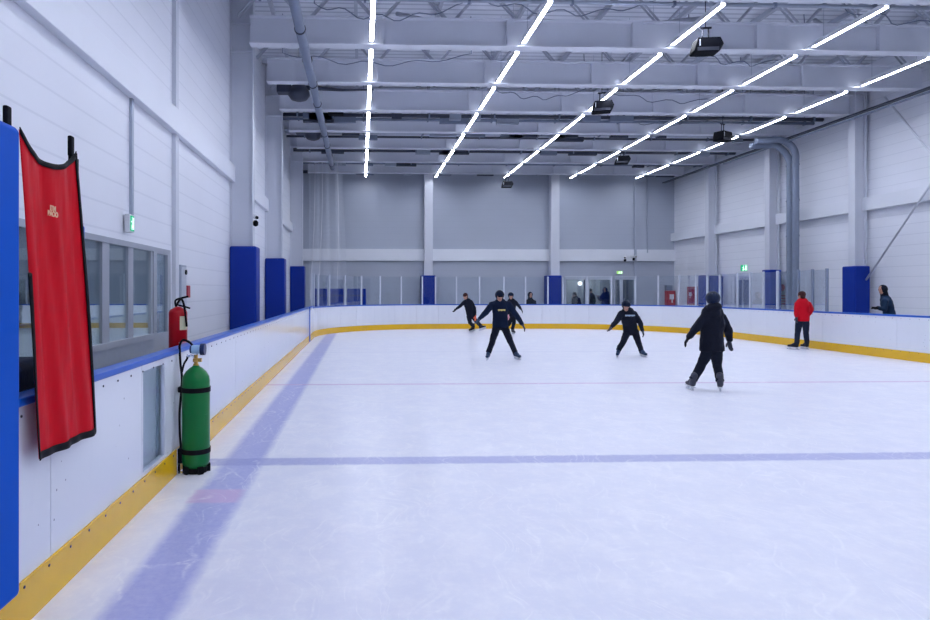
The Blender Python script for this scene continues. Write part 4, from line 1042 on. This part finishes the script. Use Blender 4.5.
    # ---- head cover
    if head == 'helmet':
        bm = bmesh.new(); r = bmesh.ops.create_uvsphere(bm, u_segments=24, v_segments=16, radius=1)
        for v in r['verts']:
            q = v.co.copy(); q.z = max(q.z, -.8 if q.y < .2 else -.1); rid = 1 + .035 * (abs(math.sin(math.atan2(q.x, q.y) * 2)) if q.z > .1 else 0)
            v.co = hc + hu * .045 * s + fr[0] * q.x * .112 * s * rid + fr[1] * q.y * .132 * s * rid + fr[2] * q.z * .118 * s * rid
        h = obj('helmet', bm, {'navy': 'helmetnavy', 'darkgrey': 'helmetmix'}[helm], o, smooth=True)
        bm = bmesh.new()
        for a in (-.6, 0, .6):
            for b_ in (.35, .9, 1.45, 2.3): c = hc + hu * (.045 + .1 * sin(b_ if b_ < pi / 2 else pi - b_)) * s + hs * a * .07 * s + hf * .125 * cos(b_) * s * (1 - abs(a) * .15); ellipsoid(bm, c, .010 * s, .018 * s, .009 * s, fr)
        obj('helmet_vents', bm, 'stripe' if helm != 'navy' else 'dark', h, smooth=True)
        bm = bmesh.new()
        for sg in (-1, 1): tube(bm, [hc + hs * sg * .085 * s + hu * .02 * s, hc + hs * sg * .078 * s - hu * .06 * s + hf * .02 * s, hc + hs * sg * .02 * s - hu * .125 * s + hf * .04 * s], .008 * s, 6)
        obj('chin_strap', bm, 'dark' if helm == 'navy' else 'white', h)
    elif head in ('hair', 'cap'):
        bm = bmesh.new(); ellipsoid(bm, hc + hu * .045 * s - hf * .012 * s, .088 * s, .108 * s, .100 * s, fr); ellipsoid(bm, hc - hf * .045 * s - hu * .01 * s, .08 * s, .062 * s, .08 * s, fr)
        if head == 'cap': ellipsoid(bm, hc + hu * .06 * s, .09 * s, .105 * s, .075 * s, fr)
        part('hair' if head == 'hair' else 'beanie', remesh(bm, .010 * s, 1, .02 * s), hair, o)
    elif head == 'hood':
        bm = bmesh.new(); ellipsoid(bm, hc + hu * .02 * s - hf * .03 * s, .105 * s, .115 * s, .125 * s, fr); capsule(bm, hc - hu * .07 * s - hf * .04 * s, .09 * s, neck, .1 * s)
        part('hood', remesh(bm, .011 * s, 1, .02 * s), hair, o)
    if feet:
        for g_, fd, uu, hip, kn, an in ft: skate(o, g_, fd, uu, s, boots)
    else:
        for g_, fd, uu, hip, kn, an in ft:
            bm = bmesh.new(); capsule(bm, g_ + Vector((0, 0, .045)) - fw * .06, .045 * s, g_ + Vector((0, 0, .04)) + fw * .14, .04 * s, rt, .85)
            part('shoe', remesh(bm, .012, 1), 'boot', o)
    return o
HS = 1.0
def fdir(a): return Vector((sin(a), cos(a), 0))

# A: nearest skater facing the camera
fa, fb = ground(487.5, 360.3), ground(517, 359.5); Y = (fa.y + fb.y) / 2
person('skater in a navy top and helmet with arms spread, gliding towards the camera', Y,
    dict(head=(499.6, 296.8, -.1), neck=(500, 302.8, -.05), sl=(491.8, 304.4, -.02), sr=(508.3, 303.8, -.02), el=(485.3, 313, -.1), wl=(479, 319.2, -.22), er=(515.2, 313.5, -.1), wr=(522.5, 324.5, -.2),
         pel=(500.3, 324, .05), hem=(500.3, 327, .03), hl=(496.6, 327, .03), hr=(504.5, 327, .03), kl=(492.2, 342, -.1), kr=(510, 340.5, -.1)), pi, 1.0,
    'navycloth', 'blackcloth', 'helmet', ('bootblue', 'darkgrey'), 'bootblue', feet=[(fa, fdir(pi + .35), None), (fb, fdir(pi - .35), None)], pitch=.12, print_=('yellowprint', 5, .33, .035), puffy=1.12, shades=True)
# B: skater seen from behind
fa, fb = ground(690, 390), ground(720.5, 391.8); Y = (fa.y + fb.y) / 2
person('skater in a charcoal hooded jacket and patterned helmet, seen from behind', Y,
    dict(head=(712.8, 301.0, 0), neck=(712.5, 310.5, 0), sl=(704.5, 317.5), sr=(721, 317), el=(695.5, 328.5), wl=(688.8, 337), er=(727.6, 329, .03), wr=(729.3, 340.5, -.03),
         pel=(711.5, 345.5), hem=(712, 351), hl=(707.8, 351), hr=(716.3, 351), kl=(701.5, 365, .05), kr=(717.0, 364, .1)), .15, 1.0,
    'puffer', 'blackcloth', 'helmet', ('dark', 'darkgrey'), 'bootgrey', feet=[(fa, fdir(.1), None), (fb, fdir(.5), None)], hood=True, helm='darkgrey', puffy=1.15)
# C: child skating towards the camera
fa, fb = ground(617.5, 357), ground(643, 357); Y = (fa.y + fb.y) / 2
person('leaning skater in black with a pale chest stripe and blue helmet, facing the camera', Y,
    dict(head=(626, 306.6, -.22), neck=(627, 311, -.14), sl=(621.2, 313.4, -.1), sr=(634.2, 313.4, -.1), el=(616.2, 321.5, -.15), wl=(611, 327.2, -.25), er=(640, 322.5, -.12), wr=(642.5, 330.5, -.2),
         pel=(630.7, 330, .1), hem=(630.7, 333, .08), hl=(627.3, 332, .08), hr=(635, 332, .08), kl=(622.8, 342.5, -.15), kr=(638.5, 342.5, -.15)), pi + .1, .97,
    'blackcloth', 'blackcloth', 'helmet', 'darkgrey', 'bootblue', feet=[(fa, fdir(pi + .5), None), (fb, fdir(pi - .2), None)], pitch=.25, print_=('stripe', 6, .22, .04), puffy=1.12)
# D: skater at the far boards, leaning left
fa = ground(472.5, 331.0); fb = at(482.2, 329.8, 25.0); fb.z = .12; Y = 25.6
fa = Vector((fa.x, 25.9, 0)); fa.x = at(472.5, 331, 25.9).x
person('skater in a long dark jacket with reddish hair reaching left by the far boards', Y,
    dict(head=(465.3, 296.4, -.15), neck=(467, 300, -.1), sl=(464.3, 301.8, -.1), sr=(471, 301.5), el=(460.2, 306, -.1), wl=(456.2, 309, -.15), er=(474.6, 308, .05), wr=(475.3, 316.5, -.1),
         pel=(471, 315.5, .05), hem=(471.5, 318.5, .05), hl=(469, 316.5, .05), hr=(473, 316.5, .05), kl=(470, 322.5, 0), kr=(476.5, 321.8, .1)), -2.2, 1.05,
    'blackcloth', 'blackcloth', 'hair', ('dark', 'orange'), 'boot', feet=[(fa, fdir(-2.0), None), (fb, fdir(2.2), None)], hair='redhair', pitch=.2)
# E: skater behind A
fb = ground(513, 334.2); Y = fb.y; fa = fb + Vector((-.22, .35, 0))
person('small skater in a dark helmet half hidden behind the arm of the nearest navy skater', Y,
    dict(head=(510.8, 296.3, -.05), neck=(511.4, 300.3), sl=(508.8, 301.8), sr=(515, 301.6), el=(507, 309, -.1), wl=(508.2, 315.6, -.15), er=(518.4, 305.5), wr=(521, 309, -.05),
         pel=(511.6, 314.5), hem=(511.6, 316.6), hl=(509.5, 316.5, .05), hr=(513.3, 316.5), kl=(509.8, 323, .1), kr=(514, 322.5, -.05)), pi, 1.0,
    'blackcloth', 'blackcloth', 'helmet', ('pink', 'dark'), 'bootgrey', feet=[(fa, fdir(pi), None), (fb, fdir(pi - .2), None)], pitch=.1, helm='navy')
# F: child behind the boards
Y = 28.9
person('person in a dark hood standing behind the far boards', Y,
    dict(head=(530.4, 295.2), neck=(530.4, 300), sl=(526.6, 301.5), sr=(534.4, 301.5), el=(525.2, 308.5), wl=(527.5, 313, -.2), er=(535.4, 308.5), wr=(533.5, 313, -.2),
         pel=(530.4, 313), hl=(528.6, 314), hr=(532.3, 314)), pi, 1.12, 'blackcloth', 'blackcloth', 'hood', None, hair='blackcloth')
# G: person in red
fa, fb = Vector((0, 0, 0)), Vector((0, 0, 0)); Y = 17.55
fa = at(794.5, 349, Y); fa.z = 0; fb = at(805.2, 349, Y + .1); fb.z = 0; fa.x -= .02
person('skater in a red jacket and dark trousers standing by the right boards, back turned', Y,
    dict(head=(801.5, 296.0), neck=(802.4, 301.3), sl=(797.5, 303.5), sr=(808, 303.6), el=(796.4, 311, -.02), wl=(796.4, 317, -.05), er=(811.3, 309.5, .02), wr=(808.8, 315, .14),
         pel=(802.4, 318), hem=(802.4, 321), hl=(799.3, 321), hr=(805.5, 321), kl=(797.7, 332, .05), kr=(806, 332, .05)), -.25, .98,
    'redcloth', 'jeans', 'hair', 'darkgrey', 'boot', feet=[(fa, fdir(-.9), None), (fb, fdir(-.1), None)], hair='redhair', puffy=1.1)
# H: hooded person leaning beyond the right boards
Y = 16.9
person('person in a dark hood and teal jacket leaning forward behind the right boards', Y,
    dict(head=(882.2, 290.0), neck=(885, 297.5), sl=(885.0, 300.5, -.14), sr=(888.2, 300, .16), el=(884.6, 309.5, -.16), wl=(877.6, 307.6, -.18), er=(886, 310, .18), wr=(879, 308.5, .16),
         pel=(890.5, 317), hem=(890.7, 321), hl=(890.5, 320, -.09), hr=(890.5, 320, .09)), -pi / 2 - .15, 1.0, 'teal', 'blackcloth', 'hood', 'dark', hair='blackcloth', puffy=1.05, pitch=.15)
# I, K: figures inside the far room
person('person in dark clothes behind the left far window', YF + .7,
    dict(head=(574.5, 295.2), neck=(575.3, 298), sl=(573.6, 299.6, -.1), sr=(578.6, 299.2, .1), el=(573, 304, -.2), wl=(572.4, 298.6, -.3), er=(580.4, 304.5), wr=(577, 306.5, -.2),
         pel=(576.8, 307.5), hl=(575.6, 308.5), hr=(578.4, 308.5)), pi + .8, 1.35, 'blackcloth', 'blackcloth', 'hair', None, hair='hair')
person('dark-haired person at the left side of the wide far window', YF + .75,
    dict(head=(590.5, 291.5), neck=(591, 294.6), sl=(588.4, 296.2), sr=(593.4, 296.2), el=(588, 301), wl=(590, 304, -.2), er=(594.6, 301), wr=(594, 304.4, -.2),
         pel=(591.2, 304.6), hl=(589.6, 305.6), hr=(592.6, 305.6)), pi, 1.25, 'blackcloth', 'blackcloth', 'hair', None, hair='hair')
person('person in a bulky navy hooded coat behind the wide far window', YF + .8,
    dict(head=(605, 290.8), neck=(606, 294), sl=(602.4, 296.2), sr=(609.6, 296.2), el=(599.8, 299.4, -.1), wl=(597.8, 296.6, -.3), er=(611, 301), wr=(610, 305, -.2),
         pel=(606.4, 304.6), hl=(604.8, 305.6), hr=(608, 305.6)), pi + .5, 1.5, 'navycoat', 'blackcloth', 'hood', None, hair='navycoat', puffy=1.15)
